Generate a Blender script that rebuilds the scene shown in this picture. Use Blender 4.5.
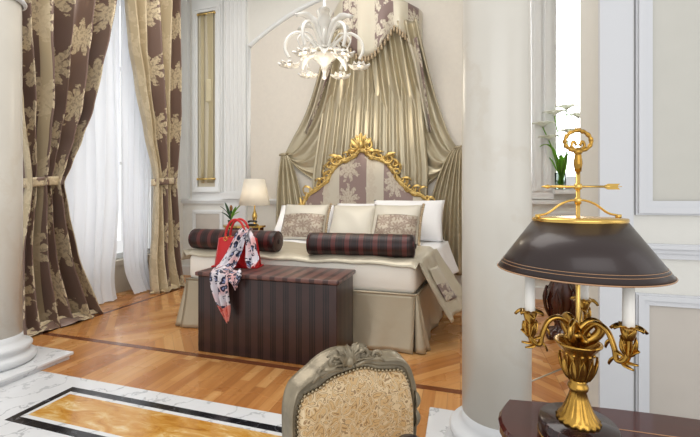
import bpy, math, random
from math import sin, cos, pi, atan2, sqrt, radians as R
from mathutils import Vector as V, Matrix
random.seed(7)
for o in list(bpy.data.objects): bpy.data.objects.remove(o)
sc = bpy.context.scene
COL = sc.collection

# ---------------------------------------------------------------- camera, light, exposure
cd = bpy.data.cameras.new('camera'); cam = bpy.data.objects.new('camera', cd); COL.objects.link(cam)
cam.location = (0, 0, 1.2); cam.rotation_euler = (R(90), 0, R(16.47))
cd.sensor_width = 36; cd.lens = 372/700*36; cd.shift_y = -19.5/700; cd.clip_start = .05
sc.camera = cam
w = bpy.data.worlds.new('sky'); sc.world = w; w.use_nodes = True
w.node_tree.nodes['Background'].inputs[0].default_value = (1, .995, .985, 1)
w.node_tree.nodes['Background'].inputs[1].default_value = .85
def area(name, loc, rot, sx, sy, power, col=(1, 1, 1)):
    l = bpy.data.lights.new(name, 'AREA'); l.shape = 'RECTANGLE'; l.size = sx; l.size_y = sy; l.energy = power; l.color = col
    o = bpy.data.objects.new(name, l); COL.objects.link(o); o.location = loc; o.rotation_euler = rot; return o
area('daylight_through_left_window', (-4.75, 3.4, 2.3), (0, R(-90), 0), 3.4, 1.7, 30, (.95, .98, 1))
area('daylight_through_right_window', (1.55, 5.5, 2.8), (R(-90), 0, 0), 1.0, 2.6, 48, (.95, .98, 1))
area('ceiling_fill', (-1.6, 2.6, 4.55), (0, 0, 0), 3.6, 2.6, 95, (1, .98, .95))  # added soft fill below the ceiling, not a real opening
area('rear_fill', (.6, -2.6, 2.4), (R(78), 0, R(8)), 4.0, 2.6, 55, (.96, .98, 1))  # added fill behind the camera, no window is built there
area('side_fill', (3.4, .3, 2.0), (0, R(82), 0), 2.6, 1.8, 10, (.96, .98, 1))  # fill light added at the right side, stands for no built window
vs = sc.view_settings; vs.view_transform = 'Standard'; vs.look = 'None'; vs.gamma = 1; vs.exposure = 0.0; vs.use_curve_mapping = False

# ---------------------------------------------------------------- node helpers
def lin(c):
    return tuple(((v/255)/12.92 if v/255 <= .04045 else ((v/255+.055)/1.055)**2.4) for v in c)+(1,)
class NT:
    def __init__(s, name):
        s.mat = bpy.data.materials.new(name); s.mat.use_nodes = True; s.t = s.mat.node_tree
        s.b = s.t.nodes['Principled BSDF']; s.out = s.t.nodes['Material Output']
    def set(s, sock, v):
        if v is None: return
        if isinstance(v, bpy.types.NodeSocket): s.t.links.new(v, sock)
        else: sock.default_value = v
    def m(s, op, a, b=None, c=None):
        n = s.t.nodes.new('ShaderNodeMath'); n.operation = op
        s.set(n.inputs[0], a); s.set(n.inputs[1], b); s.set(n.inputs[2], c); return n.outputs[0]
    def uv(s, kind='UV'):
        n = s.t.nodes.new('ShaderNodeTexCoord'); return n.outputs[kind]
    def xyz(s, v):
        n = s.t.nodes.new('ShaderNodeSeparateXYZ'); s.set(n.inputs[0], v); return n.outputs
    def comb(s, x, y, z=0.0):
        n = s.t.nodes.new('ShaderNodeCombineXYZ'); s.set(n.inputs[0], x); s.set(n.inputs[1], y); s.set(n.inputs[2], z); return n.outputs[0]
    def map(s, v, sc_=(1, 1, 1), rot=(0, 0, 0), loc=(0, 0, 0)):
        n = s.t.nodes.new('ShaderNodeMapping'); s.set(n.inputs[0], v); n.inputs['Scale'].default_value = sc_
        n.inputs['Rotation'].default_value = rot; n.inputs['Location'].default_value = loc; return n.outputs[0]
    def noise(s, v, scale=5, detail=3, rough=.5, dist=0, out=0):
        n = s.t.nodes.new('ShaderNodeTexNoise'); s.set(n.inputs['Vector'], v); n.inputs['Scale'].default_value = scale
        n.inputs['Detail'].default_value = detail; n.inputs['Roughness'].default_value = rough; n.inputs['Distortion'].default_value = dist
        return n.outputs[out]
    def vor(s, v, scale=5, feature='F1', out='Distance', rnd=1):
        n = s.t.nodes.new('ShaderNodeTexVoronoi'); n.feature = feature; s.set(n.inputs['Vector'], v)
        n.inputs['Scale'].default_value = scale; n.inputs['Randomness'].default_value = rnd; return n.outputs[out]
    def white(s, v):
        n = s.t.nodes.new('ShaderNodeTexWhiteNoise'); s.set(n.inputs['Vector'], v); return n.outputs[0]
    def ramp(s, f, stops, interp='LINEAR'):
        n = s.t.nodes.new('ShaderNodeValToRGB'); n.color_ramp.interpolation = interp; s.set(n.inputs[0], f); e = n.color_ramp.elements
        while len(e) < len(stops): e.new(.5)
        for i, (p, c) in enumerate(stops): e[i].position = p; e[i].color = lin(c) if len(c) == 3 else c
        return n.outputs[0]
    def mix(s, f, a, b, mode='MIX'):
        n = s.t.nodes.new('ShaderNodeMix'); n.data_type = 'RGBA'; n.blend_type = mode
        s.set(n.inputs[0], f)
        for i, c in ((6, a), (7, b)):
            s.set(n.inputs[i], lin(c) if isinstance(c, tuple) and len(c) == 3 else c)
        return n.outputs[2]
    def bump(s, h, strength=.3, dist=.01):
        n = s.t.nodes.new('ShaderNodeBump'); s.set(n.inputs['Height'], h); n.inputs['Strength'].default_value = strength
        n.inputs['Distance'].default_value = dist; s.t.links.new(n.outputs[0], s.b.inputs['Normal'])
    def fin(s, col=None, rough=.5, metal=0, spec=.5, sheen=0, trans=0, coat=0, aniso=0, emit=None, es=0, alpha=None, ior=None):
        b = s.b
        if col is not None: s.set(b.inputs['Base Color'], lin(col) if isinstance(col, tuple) and len(col) == 3 else col)
        s.set(b.inputs['Roughness'], rough); s.set(b.inputs['Metallic'], metal); b.inputs['Specular IOR Level'].default_value = spec
        b.inputs['Sheen Weight'].default_value = sheen; b.inputs['Transmission Weight'].default_value = trans
        b.inputs['Coat Weight'].default_value = coat; b.inputs['Anisotropic'].default_value = aniso
        if emit: b.inputs['Emission Color'].default_value = lin(emit); b.inputs['Emission Strength'].default_value = es
        if alpha is not None: s.set(b.inputs['Alpha'], alpha)
        if ior: b.inputs['IOR'].default_value = ior
        return s.mat
def plain(name, col, rough=.5, metal=0, bump=0, bscale=30, var=.0, **k):
    n = NT(name); c = lin(col)
    v = n.uv('Object')
    if var:
        f = n.noise(v, bscale*.3, 3); c = n.mix(f, tuple(max(0, int(x*(1-var))) for x in col), tuple(min(255, int(x*(1+var))) for x in col))
    if bump: n.bump(n.noise(v, bscale, 3), bump, .004)
    return n.fin(c, rough, metal, **k)

def damask(name, ground, motif, cw=.36, ch=.55, stripe=None, sw=.0, rough=.38, metal=.15, scl=1.0, stripe_p=.5):
    n = NT(name); u, v, _ = n.xyz(n.uv('UV'))
    wob = n.noise(n.uv('UV'), 26, 3); wob = n.m('SUBTRACT', wob, .5)
    def rosette(du, dv, Rr, k, pw, asp=1.0):
        cu = n.m('ADD', n.m('DIVIDE', u, cw), du); ci = n.m('FLOOR', cu)
        x = n.m('MULTIPLY', n.m('SUBTRACT', n.m('FRACT', cu), .5), cw)
        vv = n.m('ADD', n.m('ADD', n.m('DIVIDE', v, ch), dv), n.m('MULTIPLY', ci, .5))
        y = n.m('MULTIPLY', n.m('SUBTRACT', n.m('FRACT', vv), .5), ch/asp)
        r = n.m('SQRT', n.m('ADD', n.m('MULTIPLY', x, x), n.m('MULTIPLY', y, y)))
        th = n.m('ARCTAN2', x, y)
        pet = n.m('POWER', n.m('ABSOLUTE', n.m('COSINE', n.m('MULTIPLY', th, k))), pw)
        lim = n.m('MULTIPLY', n.m('ADD', .38, n.m('MULTIPLY', pet, .62)), Rr)
        lim = n.m('ADD', lim, n.m('MULTIPLY', wob, Rr*1.3))
        return n.m('LESS_THAN', r, lim), n.m('MULTIPLY', n.m('LESS_THAN', n.m('FRACT', n.m('MULTIPLY', r, 42/scl)), .3), n.m('LESS_THAN', r, Rr*.8))
    a, la = rosette(0, 0, .155*scl, 4.5, .8, 1.3)
    b, lb = rosette(.5, .27, .085*scl, 2.5, .9, 1.8)
    c, lc = rosette(.5, .77, .06*scl, 1.5, .8, 2.2)
    msk = n.m('MAXIMUM', n.m('MAXIMUM', a, b), c)
    vein = n.m('MULTIPLY', n.m('GREATER_THAN', n.noise(n.map(n.uv('UV'), (1, .45, 1)), 60, 2), .53), .45)
    msk = n.m('MULTIPLY', msk, n.m('SUBTRACT', 1, vein))
    g = n.mix(1.0, ground, ground)
    if stripe:
        fu = n.m('FRACT', n.m('DIVIDE', u, sw)); st = n.m('LESS_THAN', fu, stripe_p)
        g = n.mix(st, ground, stripe)
    col = n.mix(msk, g, motif)
    n.bump(n.noise(n.map(n.uv('UV'), (400, 60, 1)), 1, 2), .06, .002)
    return n.fin(col, rough, metal, sheen=.2)
def stripes(name, c1, c2, width, p=.5, rough=.35, metal=.1, c3=None, axis=0, coord='UV', sheen=.3, off=0):
    n = NT(name); s = n.xyz(n.uv(coord))[axis]
    fr = n.m('FRACT', n.m('DIVIDE', n.m('ADD', s, off), width)); k = n.m('LESS_THAN', fr, p)
    col = n.mix(k, c1, c2)
    if c3:
        e = n.m('MULTIPLY', n.m('GREATER_THAN', fr, p+.1), n.m('LESS_THAN', fr, p+.16)); col = n.mix(e, col, c3)
        e = n.m('MULTIPLY', n.m('GREATER_THAN', fr, .84), n.m('LESS_THAN', fr, .9)); col = n.mix(e, col, c3)
    ns = n.noise(n.map(n.uv('Object'), (3, 3, 3)), 4, 4); col = n.mix(n.m('MULTIPLY', ns, .12), col, (110, 80, 74))
    return n.fin(col, rough, metal, sheen=sheen)

# ---------------------------------------------------------------- materials
M = {}
M['wall'] = plain('wall plaster', (222, 220, 213), .8, bump=.05, bscale=60, var=.01)
M['wallpaper'] = plain('beige wall paper', (216, 209, 198), .75, bump=.05, bscale=80, var=.02)
M['wainscot'] = plain('white painted wood', (226, 227, 226), .45)
M['frontwood'] = plain('grey white painted wood', (212, 213, 216), .5)
M['panelfill'] = plain('warm grey panel', (200, 198, 189), .7, var=.02)
M['panellow'] = plain('taupe panel', (196, 188, 178), .7, var=.02)
M['ceil'] = plain('ceiling plaster', (238, 236, 230), .8)
n = NT('herringbone oak parquet'); p = n.uv('Object'); x, y, _ = n.xyz(p)
W = .62
tri = n.m('PINGPONG', x, W); c = n.m('DIVIDE', n.m('ADD', y, tri), .098)
cell = n.m('FLOOR', c); col_i = n.m('FLOOR', n.m('DIVIDE', x, W))
chv = n.white(n.comb(cell, col_i, 0))
sg = n.m('SIGN', n.m('SUBTRACT', n.m('FRACT', n.m('DIVIDE', x, 2*W)), .5))
along = n.m('ADD', n.m('MULTIPLY', x, .707), n.m('MULTIPLY', n.m('MULTIPLY', y, sg), .707))
across = n.m('SUBTRACT', n.m('MULTIPLY', y, .707), n.m('MULTIPLY', n.m('MULTIPLY', x, sg), .707))
gr1 = n.noise(n.comb(n.m('MULTIPLY', along, 2.5), n.m('MULTIPLY', across, 30), chv), 1, 4)
sc_ = n.m('DIVIDE', x, .074); scell = n.m('FLOOR', sc_)
rowj = n.m('FLOOR', n.m('ADD', n.m('DIVIDE', y, .9), n.white(n.comb(scell, 3, 0))))
sv = n.white(n.comb(scell, rowj, 5))
gr2 = n.noise(n.comb(n.m('MULTIPLY', x, 34), n.m('MULTIPLY', y, 2.2), sv), 1, 4)
isb = n.m('LESS_THAN', y, 2.42)
val = n.m('ADD', n.m('MULTIPLY', n.mix(isb, chv, sv), .55), n.m('MULTIPLY', n.mix(isb, gr1, gr2), .5))
wood = n.ramp(val, [(.1, (146, 92, 48)), (.35, (176, 116, 62)), (.6, (196, 140, 82)), (.9, (216, 170, 114))])
seam = n.m('LESS_THAN', n.m('FRACT', n.mix(isb, c, sc_)), .035)
seam2 = n.m('MULTIPLY', n.m('LESS_THAN', n.m('FRACT', n.m('DIVIDE', x, W)), .008), n.m('SUBTRACT', 1, isb))
wood = n.mix(n.m('MULTIPLY', n.m('MAXIMUM', seam, seam2), .45), wood, (90, 52, 28))
M['parquet'] = n.fin(wood, n.m('ADD', .2, n.m('MULTIPLY', n.noise(p, 3, 3), .15)), coat=.1)
M['band'] = plain('dark walnut inlay', (112, 62, 34), .25, var=.12, bscale=40, coat=.2)
def marble(name, base, vein, sharp=.04, scale=2.5, rough=.15, c2=None):
    n = NT(name); p = n.uv('Object'); d = n.noise(p, 3, 5, .6, 0, 1)
    pp = n.mix(.35, p, d); s = n.t.nodes.new('ShaderNodeTexWave'); n.set(s.inputs[0], n.map(pp, (scale, scale, scale), (0, .3, .6)))
    s.inputs['Scale'].default_value = 1.1; s.inputs['Distortion'].default_value = 9; s.inputs['Detail'].default_value = 4; s.inputs['Detail Scale'].default_value = 1.6
    v = n.ramp(s.outputs[1], [(0, (255, 255, 255)), (sharp, (70, 70, 70)), (sharp*3, (0, 0, 0))])
    cl = n.mix(n.m('MULTIPLY', n.noise(p, 5, 4), .5), base, c2 or tuple(int(k*.9) for k in base))
    m = n.mix(n.m('MULTIPLY', v, n.noise(p, 2, 2)), cl, vein)
    return n.fin(m, rough, coat=.15)
M['marble'] = marble('white veined marble', (228, 229, 231), (128, 132, 138), .05)
M['blackmarble'] = marble('black marble', (26, 28, 32), (120, 120, 124), .012, 4); M['portor'] = marble('dark red marble', (42, 22, 22), (96, 60, 56), .02, 14, .18)
n = NT('siena marble'); p = n.uv('Object')
f = n.noise(n.map(p, (3, 9, 3), (0, 0, .5)), 1.6, 6, .65, 1.2)
M['siena'] = n.fin(n.ramp(f, [(.3, (164, 104, 34)), (.42, (194, 136, 54)), (.54, (206, 158, 84)), (.61, (218, 182, 122)), (.70, (234, 216, 180))]), .12, coat=.3)
M['column'] = marble('cream scagliola', (217, 212, 201), (206, 198, 184), .06, .9, .3)
M['torus'] = plain('white stone moulding', (216, 218, 220), .35)
gd = (216, 178, 112)
M['gold'] = plain('antique gilding', gd, .3, .85, bump=.25, bscale=90, var=.25)
n = NT('ormolu brass'); f = n.noise(n.uv('Object'), 40, 3)
M['brass'] = n.fin(n.mix(f, (126, 90, 34), (222, 176, 88)), .27, 1.0)
M['satin_brass'] = plain('polished brass', (222, 184, 104), .22, 1.0)
n = NT('champagne satin'); n.bump(n.noise(n.map(n.uv('UV'), (3, 1, 1)), 2.2, 3), .25, .04)
M['satin'] = n.fin((184, 173, 147), .26, .5)
n = NT('bedspread satin'); n.bump(n.noise(n.uv('Object'), 7, 3), .5, .03)
M['spread'] = n.fin((198, 189, 168), .32, .32)
n = NT('bed skirt satin'); n.bump(n.noise(n.uv('Object'), 3.5, 3), .35, .03)
M['skirt'] = n.fin((186, 174, 150), .34, .35)
M['curtain'] = damask('brown damask curtain', (120, 96, 84), (212, 195, 162), .40, .72, stripe=(196, 178, 144), sw=.62, stripe_p=.10)
M['curtain2'] = damask('gold and brown damask curtain', (120, 96, 84), (212, 195, 162), .40, .72, stripe=(196, 178, 144), sw=.8, stripe_p=.58)
M['corona'] = damask('taupe and ivory damask', (120, 98, 92), (196, 186, 166), .3, .5, stripe=(196, 188, 168), sw=.36, stripe_p=.48, scl=.9)
M['hbfab'] = damask('headboard damask', (140, 118, 112), (190, 178, 160), .62, .42, stripe=(196, 187, 170), sw=.6, stripe_p=.38, scl=.95)
M['cushfab'] = damask('silver damask', (186, 174, 156), (146, 126, 112), .2, .24, scl=.55)
M['ivory'] = plain('ivory silk', (216, 210, 196), .42, .08, bump=.2, bscale=8, sheen=.2)
M['linen'] = plain('white bed linen', (250, 250, 252), .75, bump=.35, bscale=7, sheen=.2)
M['mattress'] = plain('cream quilted mattress cover', (246, 241, 230), .8, bump=.15, bscale=10)
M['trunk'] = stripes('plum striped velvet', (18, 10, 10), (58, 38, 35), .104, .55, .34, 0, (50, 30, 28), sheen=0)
M['trunk_lit'] = stripes('plum striped velvet lid', (58, 32, 29), (108, 70, 62), .104, .6, .34, 0, sheen=.1)  # body's velvet in lighter stripes, highlights on the lid put into the colour
M['bolster'] = stripes('plum striped satin', (24, 8, 8), (88, 38, 35), .12, .34, .4, .05, (52, 22, 20), sheen=0)
M['fringe'] = plain('beige tassel fringe', (176, 156, 128), .8, var=.3, bscale=200, bump=.4)
M['red'] = plain('red leather', (198, 26, 32), .35, bump=.1, bscale=90)
M['darkwood'] = plain('carved mahogany', (62, 28, 18), .25, bump=.2, bscale=60, var=.3, coat=.4)
n = NT('polished mahogany'); f = n.noise(n.map(n.uv('Object'), (3, 30, 3)), 2, 4)
M['mahogany'] = n.fin(n.mix(f, (48, 18, 14), (84, 36, 27)), .08, coat=.15)
M['inlay'] = plain('light stringing', (170, 130, 96), .2)
M['leather'] = plain('dark navy leather', (30, 28, 40), .35, bump=.1, bscale=80)
M['shade'] = plain('aubergine painted tole', (50, 38, 36), .36, .25, var=.06, bscale=12, coat=.2)
M['shade_in'] = plain('shade lining', (226, 216, 196), .6)
M['candle'] = plain('white candle sleeve', (236, 232, 224), .35)
n = NT('pleated lampshade'); n.t.nodes.remove(n.b)
d = n.t.nodes.new('ShaderNodeBsdfDiffuse'); t = n.t.nodes.new('ShaderNodeBsdfTranslucent'); mx = n.t.nodes.new('ShaderNodeMixShader')
d.inputs[0].default_value = lin((250, 245, 234)); t.inputs[0].default_value = lin((250, 244, 232)); mx.inputs[0].default_value = .4
n.t.links.new(d.outputs[0], mx.inputs[1]); n.t.links.new(t.outputs[0], mx.inputs[2]); n.t.links.new(mx.outputs[0], n.out.inputs[0]); M['lampshade'] = n.mat
n = NT('sheer voile'); n.t.nodes.remove(n.b)
d = n.t.nodes.new('ShaderNodeBsdfDiffuse'); t = n.t.nodes.new('ShaderNodeBsdfTranslucent'); mx = n.t.nodes.new('ShaderNodeMixShader'); tr = n.t.nodes.new('ShaderNodeBsdfTransparent'); m2 = n.t.nodes.new('ShaderNodeMixShader')
d.inputs[0].default_value = lin((240, 242, 246)); t.inputs[0].default_value = lin((238, 241, 247)); mx.inputs[0].default_value = .3; m2.inputs[0].default_value = .0
L = n.t.links.new; L(d.outputs[0], mx.inputs[1]); L(t.outputs[0], mx.inputs[2]); L(mx.outputs[0], m2.inputs[1]); L(tr.outputs[0], m2.inputs[2]); L(m2.outputs[0], n.out.inputs[0]); M['sheer'] = n.mat
M['glass'] = plain('window glass', (255, 255, 255), .0, trans=1, ior=1.05)
M['vaseglass'] = plain('clear glass', (240, 250, 246), .02, trans=1, ior=1.12)
M['murano'] = plain('white murano glass', (250, 247, 240), .1, trans=.2, coat=1, ior=1.45)
M['bulb'] = plain('lit bulb', (255, 240, 215), .4, emit=(255, 238, 210), es=6.0)
M['leaf'] = plain('green leaf', (120, 168, 70), .45, var=.2, bscale=20)
M['darkleaf'] = plain('dark green leaf', (40, 70, 42), .4, var=.2, bscale=20)
def thin(name, c, f=.5):
    n = NT(name); n.t.nodes.remove(n.b); N_ = n.t.nodes.new
    d = N_('ShaderNodeBsdfDiffuse'); t = N_('ShaderNodeBsdfTranslucent'); mx = N_('ShaderNodeMixShader'); mx.inputs[0].default_value = f
    d.inputs[0].default_value = t.inputs[0].default_value = lin(c); L = n.t.links.new
    L(d.outputs[0], mx.inputs[1]); L(t.outputs[0], mx.inputs[2]); L(mx.outputs[0], n.out.inputs[0]); return n.mat
M['petal'] = thin('white petal', (248, 250, 242)); M['leaf'] = thin('green leaf', (140, 186, 84))
M['bract'] = plain('orange brown bract', (150, 96, 50), .5)
M['chairwood'] = plain('silvered antique wood', (138, 127, 107), .32, .4, bump=.5, bscale=45, var=.28)
M['nail'] = plain('pewter nail', (168, 152, 124), .28, .9)
n = NT('gold vermicelli damask'); u = n.uv('UV')
ff = n.noise(u, 34, 0, .4, 1.0); rid = n.m('ABSOLUTE', n.m('SUBTRACT', ff, .5)); k = n.m('LESS_THAN', n.m('FRACT', n.m('MULTIPLY', ff, 7)), .26)
ff2 = n.vor(u, 90, 'F1'); k2 = n.m('LESS_THAN', ff2, .25)
big = n.noise(u, 5, 2)
base = n.mix(big, (208, 164, 100), (222, 192, 146))
base = n.mix(n.m('LESS_THAN', rid, .12), base, (226, 200, 158)); col = n.mix(n.m('MULTIPLY', n.m('MAXIMUM', k, n.m('MULTIPLY', k2, .2)), .8), base, (140, 100, 54))
n.bump(rid, .15, .003); M['chairfab'] = n.fin(col, .5, .05, sheen=.3)
n = NT('leopard print silk'); u = n.uv('UV'); x, y, _ = n.xyz(u)
vd = n.vor(n.mix(.06, u, n.noise(u, 18, 2, .5, 0, 1)), 22, rnd=.8)
ring = n.m('MULTIPLY', n.m('GREATER_THAN', vd, .2), n.m('LESS_THAN', vd, .47)); brk = n.m('GREATER_THAN', n.noise(u, 24, 1), .4)
core = n.m('LESS_THAN', vd, .2)
base = n.ramp(n.noise(u, 6, 1), [(.45, (212, 206, 212)), (.62, (214, 164, 164))])
col = n.mix(core, base, (140, 150, 190)); col = n.mix(n.m('MULTIPLY', ring, brk), col, (22, 24, 52))
endm = n.m('GREATER_THAN', y, .87); col = n.mix(n.m('MULTIPLY', endm, .75), col, (216, 96, 70))
M['scarf'] = n.fin(col, .4, sheen=.2)
M['beige'] = plain('beige stone', (190, 178, 158), .6, var=.04)
M['niche'] = plain('beige niche lining', (206, 196, 172), .6)
M['nichecloth'] = plain('gathered beige silk', (196, 184, 150), .45, .1, bump=.15)
M['black'] = plain('black plastic', (22, 20, 20), .3)
M['outside'] = plain('pale facade opposite', (235, 236, 238), .9)
M['pale_strip'] = plain('pale metallic strip', (190, 186, 176), .3, .9)

# ---------------------------------------------------------------- mesh helpers
class MB:
    def __init__(s): s.v = []; s.f = []; s.uv = []
    def add(s, vs, fs, uvs=None):
        o = len(s.v); s.v += [tuple(q) for q in vs]; s.f += [tuple(i+o for i in f) for f in fs]
        s.uv += (uvs if uvs else [(q[0], q[1]) for q in vs])
        return s
    def box(s, x0, x1, y0, y1, z0, z1):
        # every side gets its own vertices so that UVs run in metres on each
        P = [(x0, y0, z0), (x1, y0, z0), (x1, y1, z0), (x0, y1, z0), (x0, y0, z1), (x1, y0, z1), (x1, y1, z1), (x0, y1, z1)]
        for f, a, b in (((3, 2, 1, 0), 0, 1), ((4, 5, 6, 7), 0, 1), ((0, 1, 5, 4), 0, 2), ((2, 3, 7, 6), 0, 2), ((1, 2, 6, 5), 1, 2), ((3, 0, 4, 7), 1, 2)):
            s.add([P[i] for i in f], [(0, 1, 2, 3)], [(P[i][a], P[i][b]) for i in f])
        return s
    def tube(s, pts, rad, seg=10, cap=True, flat=None):
        pts = [V(p) for p in pts]; n = len(pts)
        if not hasattr(rad, '__len__'): rad = [rad]*n
        up = V((0, 0, 1)); vs = []; uvs = []; d0 = None; acc = 0
        for i, p in enumerate(pts):
            d = (pts[min(i+1, n-1)]-pts[max(i-1, 0)]).normalized()
            if d0 is None:
                a = d.cross(up) if abs(d.z) < .95 else d.cross(V((1, 0, 0)))
                a.normalize()
            else:
                a = (a - d*a.dot(d)).normalized()
            d0 = d; b = d.cross(a)
            if i: acc += (p-pts[i-1]).length
            for k in range(seg):
                t = 2*pi*k/seg; q = p+(a*cos(t)+b*sin(t)*(flat or 1))*rad[i]; vs.append(q); uvs.append((acc, k/seg))
        fs = [(i*seg+k, i*seg+(k+1) % seg, (i+1)*seg+(k+1) % seg, (i+1)*seg+k) for i in range(n-1) for k in range(seg)]
        if cap: fs += [tuple(range(seg-1, -1, -1)), tuple((n-1)*seg+k for k in range(seg))]
        return s.add(vs, fs, uvs)
    def lathe(s, prof, c=(0, 0, 0), seg=32, rfun=None, cap=True, mat=None):
        vs = []; uvs = []
        for i, (r, z) in enumerate(prof):
            for k in range(seg):
                t = 2*pi*k/seg; rr = r*(rfun(t, z) if rfun else 1); q = V((rr*cos(t), rr*sin(t), z))
                if mat: q = mat @ q
                vs.append(q+V(c)); uvs.append((t*max(r, .01), z))
        n = len(prof)
        fs = [(i*seg+k, i*seg+(k+1) % seg, (i+1)*seg+(k+1) % seg, (i+1)*seg+k) for i in range(n-1) for k in range(seg)]
        if cap:
            if prof[0][0] > 1e-4: fs.append(tuple(range(seg-1, -1, -1)))
            if prof[-1][0] > 1e-4: fs.append(tuple((n-1)*seg+k for k in range(seg)))
        return s.add(vs, fs, uvs)
    def surf(s, fn, nu, nv, su=1, sv=1, uvfn=None):
        vs = []; uvs = []
        for j in range(nv+1):
            for i in range(nu+1):
                u, v = i/nu, j/nv; vs.append(fn(u, v)); uvs.append(uvfn(u, v) if uvfn else (u*su, v*sv))
        fs = [(j*(nu+1)+i, j*(nu+1)+i+1, (j+1)*(nu+1)+i+1, (j+1)*(nu+1)+i) for j in range(nv) for i in range(nu)]
        return s.add(vs, fs, uvs)
    def ball(s, c, r, seg=12, rings=8, mat=None):
        if not hasattr(r, '__len__'): r = (r, r, r)
        vs = []; 
        for j in range(rings+1):
            ph = pi*j/rings
            for k in range(seg):
                t = 2*pi*k/seg; q = V((r[0]*sin(ph)*cos(t), r[1]*sin(ph)*sin(t), r[2]*cos(ph)))
                if mat: q = mat @ q
                vs.append(q+V(c))
        fs = [(j*seg+k, (j+1)*seg+k, (j+1)*seg+(k+1) % seg, j*seg+(k+1) % seg) for j in range(rings) for k in range(seg)]
        return s.add(vs, fs, [(q.x, q.z) for q in vs])
    def leaf(s, p0, p1, p2, w, cup=.2, n=8, side=None, lobes=0):
        """a curved leaf along the bezier p0-p1-p2, w wide"""
        p0, p1, p2 = V(p0), V(p1), V(p2)
        def pt(t): return p0*(1-t)**2+p1*2*t*(1-t)+p2*t*t
        sd = V(side) if side else (p2-p0).cross(p1-p0)
        if sd.length < 1e-7: sd = (p2-p0).cross(V((.3, .2, 1)))
        sd.normalize()
        def fn(u, v):
            t = v; c = pt(t); d = (pt(min(1, t+.02))-pt(max(0, t-.02))).normalized(); nn = sd.cross(d)
            ww = w*sin(pi*min(1, t*.96+.04))**.7*(1+(.22*sin(t*pi*2*lobes) if lobes else 0)); k = (u-.5)*2
            return c+sd*ww*.5*k+nn*cup*w*k*k
        return s.surf(fn, 4, n)
    def build(s, name, mat, parent=None, smooth=True, solid=0, bevel=0, sub=0, weld=True):
        me = bpy.data.meshes.new(name); me.from_pydata(s.v, [], s.f)
        uvl = me.uv_layers.new(name='UVMap')
        li = [0]*len(me.loops); me.loops.foreach_get('vertex_index', li)
        flat = []
        for i in li: flat += [s.uv[i][0], s.uv[i][1]]
        uvl.data.foreach_set('uv', flat)
        me.materials.append(M[mat] if isinstance(mat, str) else mat)
        o = bpy.data.objects.new(name, me); COL.objects.link(o)
        me.validate()
        if weld:
            import bmesh
            b = bmesh.new(); b.from_mesh(me); bmesh.ops.remove_doubles(b, verts=b.verts, dist=1e-5)
            bmesh.ops.recalc_face_normals(b, faces=b.faces); b.to_mesh(me); b.free()
        if smooth:
            me.polygons.foreach_set('use_smooth', [True]*len(me.polygons))
        if solid: m = o.modifiers.new('thick', 'SOLIDIFY'); m.thickness = solid; m.offset = 0
        if bevel:
            m = o.modifiers.new('bevel', 'BEVEL'); m.width = bevel; m.segments = 3; m.limit_method = 'ANGLE'; m.angle_limit = R(40)
            m.harden_normals = False
        if sub: m = o.modifiers.new('sub', 'SUBSURF'); m.levels = sub; m.render_levels = sub
        if smooth and (bevel or smooth == 'auto'):
            me.set_sharp_from_angle(angle=R(35)) if not bevel else None
        if parent is not None: o.parent = parent; 
        return o
def tag(o, label, cat, group=None):
    o['label'] = label; o['category'] = cat
    if group: o['group'] = group
    return o
def thing(name, label, cat, loc=(0, 0, 0), rz=0, group=None):
    o = bpy.data.objects.new(name, None); COL.objects.link(o); o.location = loc; o.rotation_euler = (0, 0, rz); o.empty_display_size = .1
    return tag(o, label, cat, group)
def struct(o): o['kind'] = 'structure'; return o
def box(name, mat, x0, x1, y0, y1, z0, z1, parent=None, bevel=0, smooth=False):
    return MB().box(x0, x1, y0, y1, z0, z1).build(name, mat, parent, smooth=bool(bevel), bevel=bevel)
def lerp(a, b, t): return a+(b-a)*t
def pw(pts, x):
    if x <= pts[0][0]: return pts[0][1]
    for (a, b), (c, d) in zip(pts, pts[1:]):
        if x <= c:
            t = (x-a)/(c-a); t = t*t*(3-2*t)*.5+t*.5; return b+(d-b)*t
    return pts[-1][1]
def bez(p, t):
    a, b, c, d = p; return a*(1-t)**3+b*3*t*(1-t)**2+c*3*t*t*(1-t)+d*t**3
def catmull(pts, n):
    pts = [V(p) for p in pts]; out = []
    P = [pts[0]*2-pts[1]]+pts+[pts[-1]*2-pts[-2]]
    for i in range(1, len(P)-2):
        for k in range(n):
            t = k/n; a, b, c, d = P[i-1:i+3]
            out.append(.5*((2*b)+(c-a)*t+(2*a-5*b+4*c-d)*t*t+(3*b-a-3*c+d)*t**3))
    out.append(pts[-1]); return out

# ================================================================ THE SETTING
FB = 4.95; LX = -4.25; CZ = 4.75
struct(box('floor', 'parquet', LX-.1, 2.6, 1.88, FB+.1, -.1, 0))
struct(box('trim_1', 'marble', LX-.1, 3.0, -1.0, 1.88, -.1, 0))            # white marble floor of the front part
def inlay(name, mat, x0, x1, y0, y1, w, z):
    b = MB()
    for a in ((x0, x1, y0, y0+w), (x0, x1, y1-w, y1), (x0, x0+w, y0+w, y1-w), (x1-w, x1, y0+w, y1-w)): b.box(*a, 0, z)
    return struct(b.build(name, mat, smooth=False))
inlay('trim_2', 'blackmarble', -2.372, -.52, 1.405, 1.775, .046, .0012)
inlay('trim_3', 'marble', -2.326, -.566, 1.451, 1.729, .024, .0012)
struct(box('trim_4', 'siena', -2.302, -.590, 1.475, 1.705, 0, .0012))
struct(box('trim_5', 'band', LX, 2.6, 2.385, 2.435, 0, .001))
struct(box('trim_6', 'band', -3.61, -3.56, 2.435, FB-.05, 0, .001))
b = MB(); b.tube([(.42, 2.652, .0), (.74, 2.998, .0)], .006, 6); struct(b.build('trim_7', 'pale_strip'))  # thin pale line along a diagonal parquet joint

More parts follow.
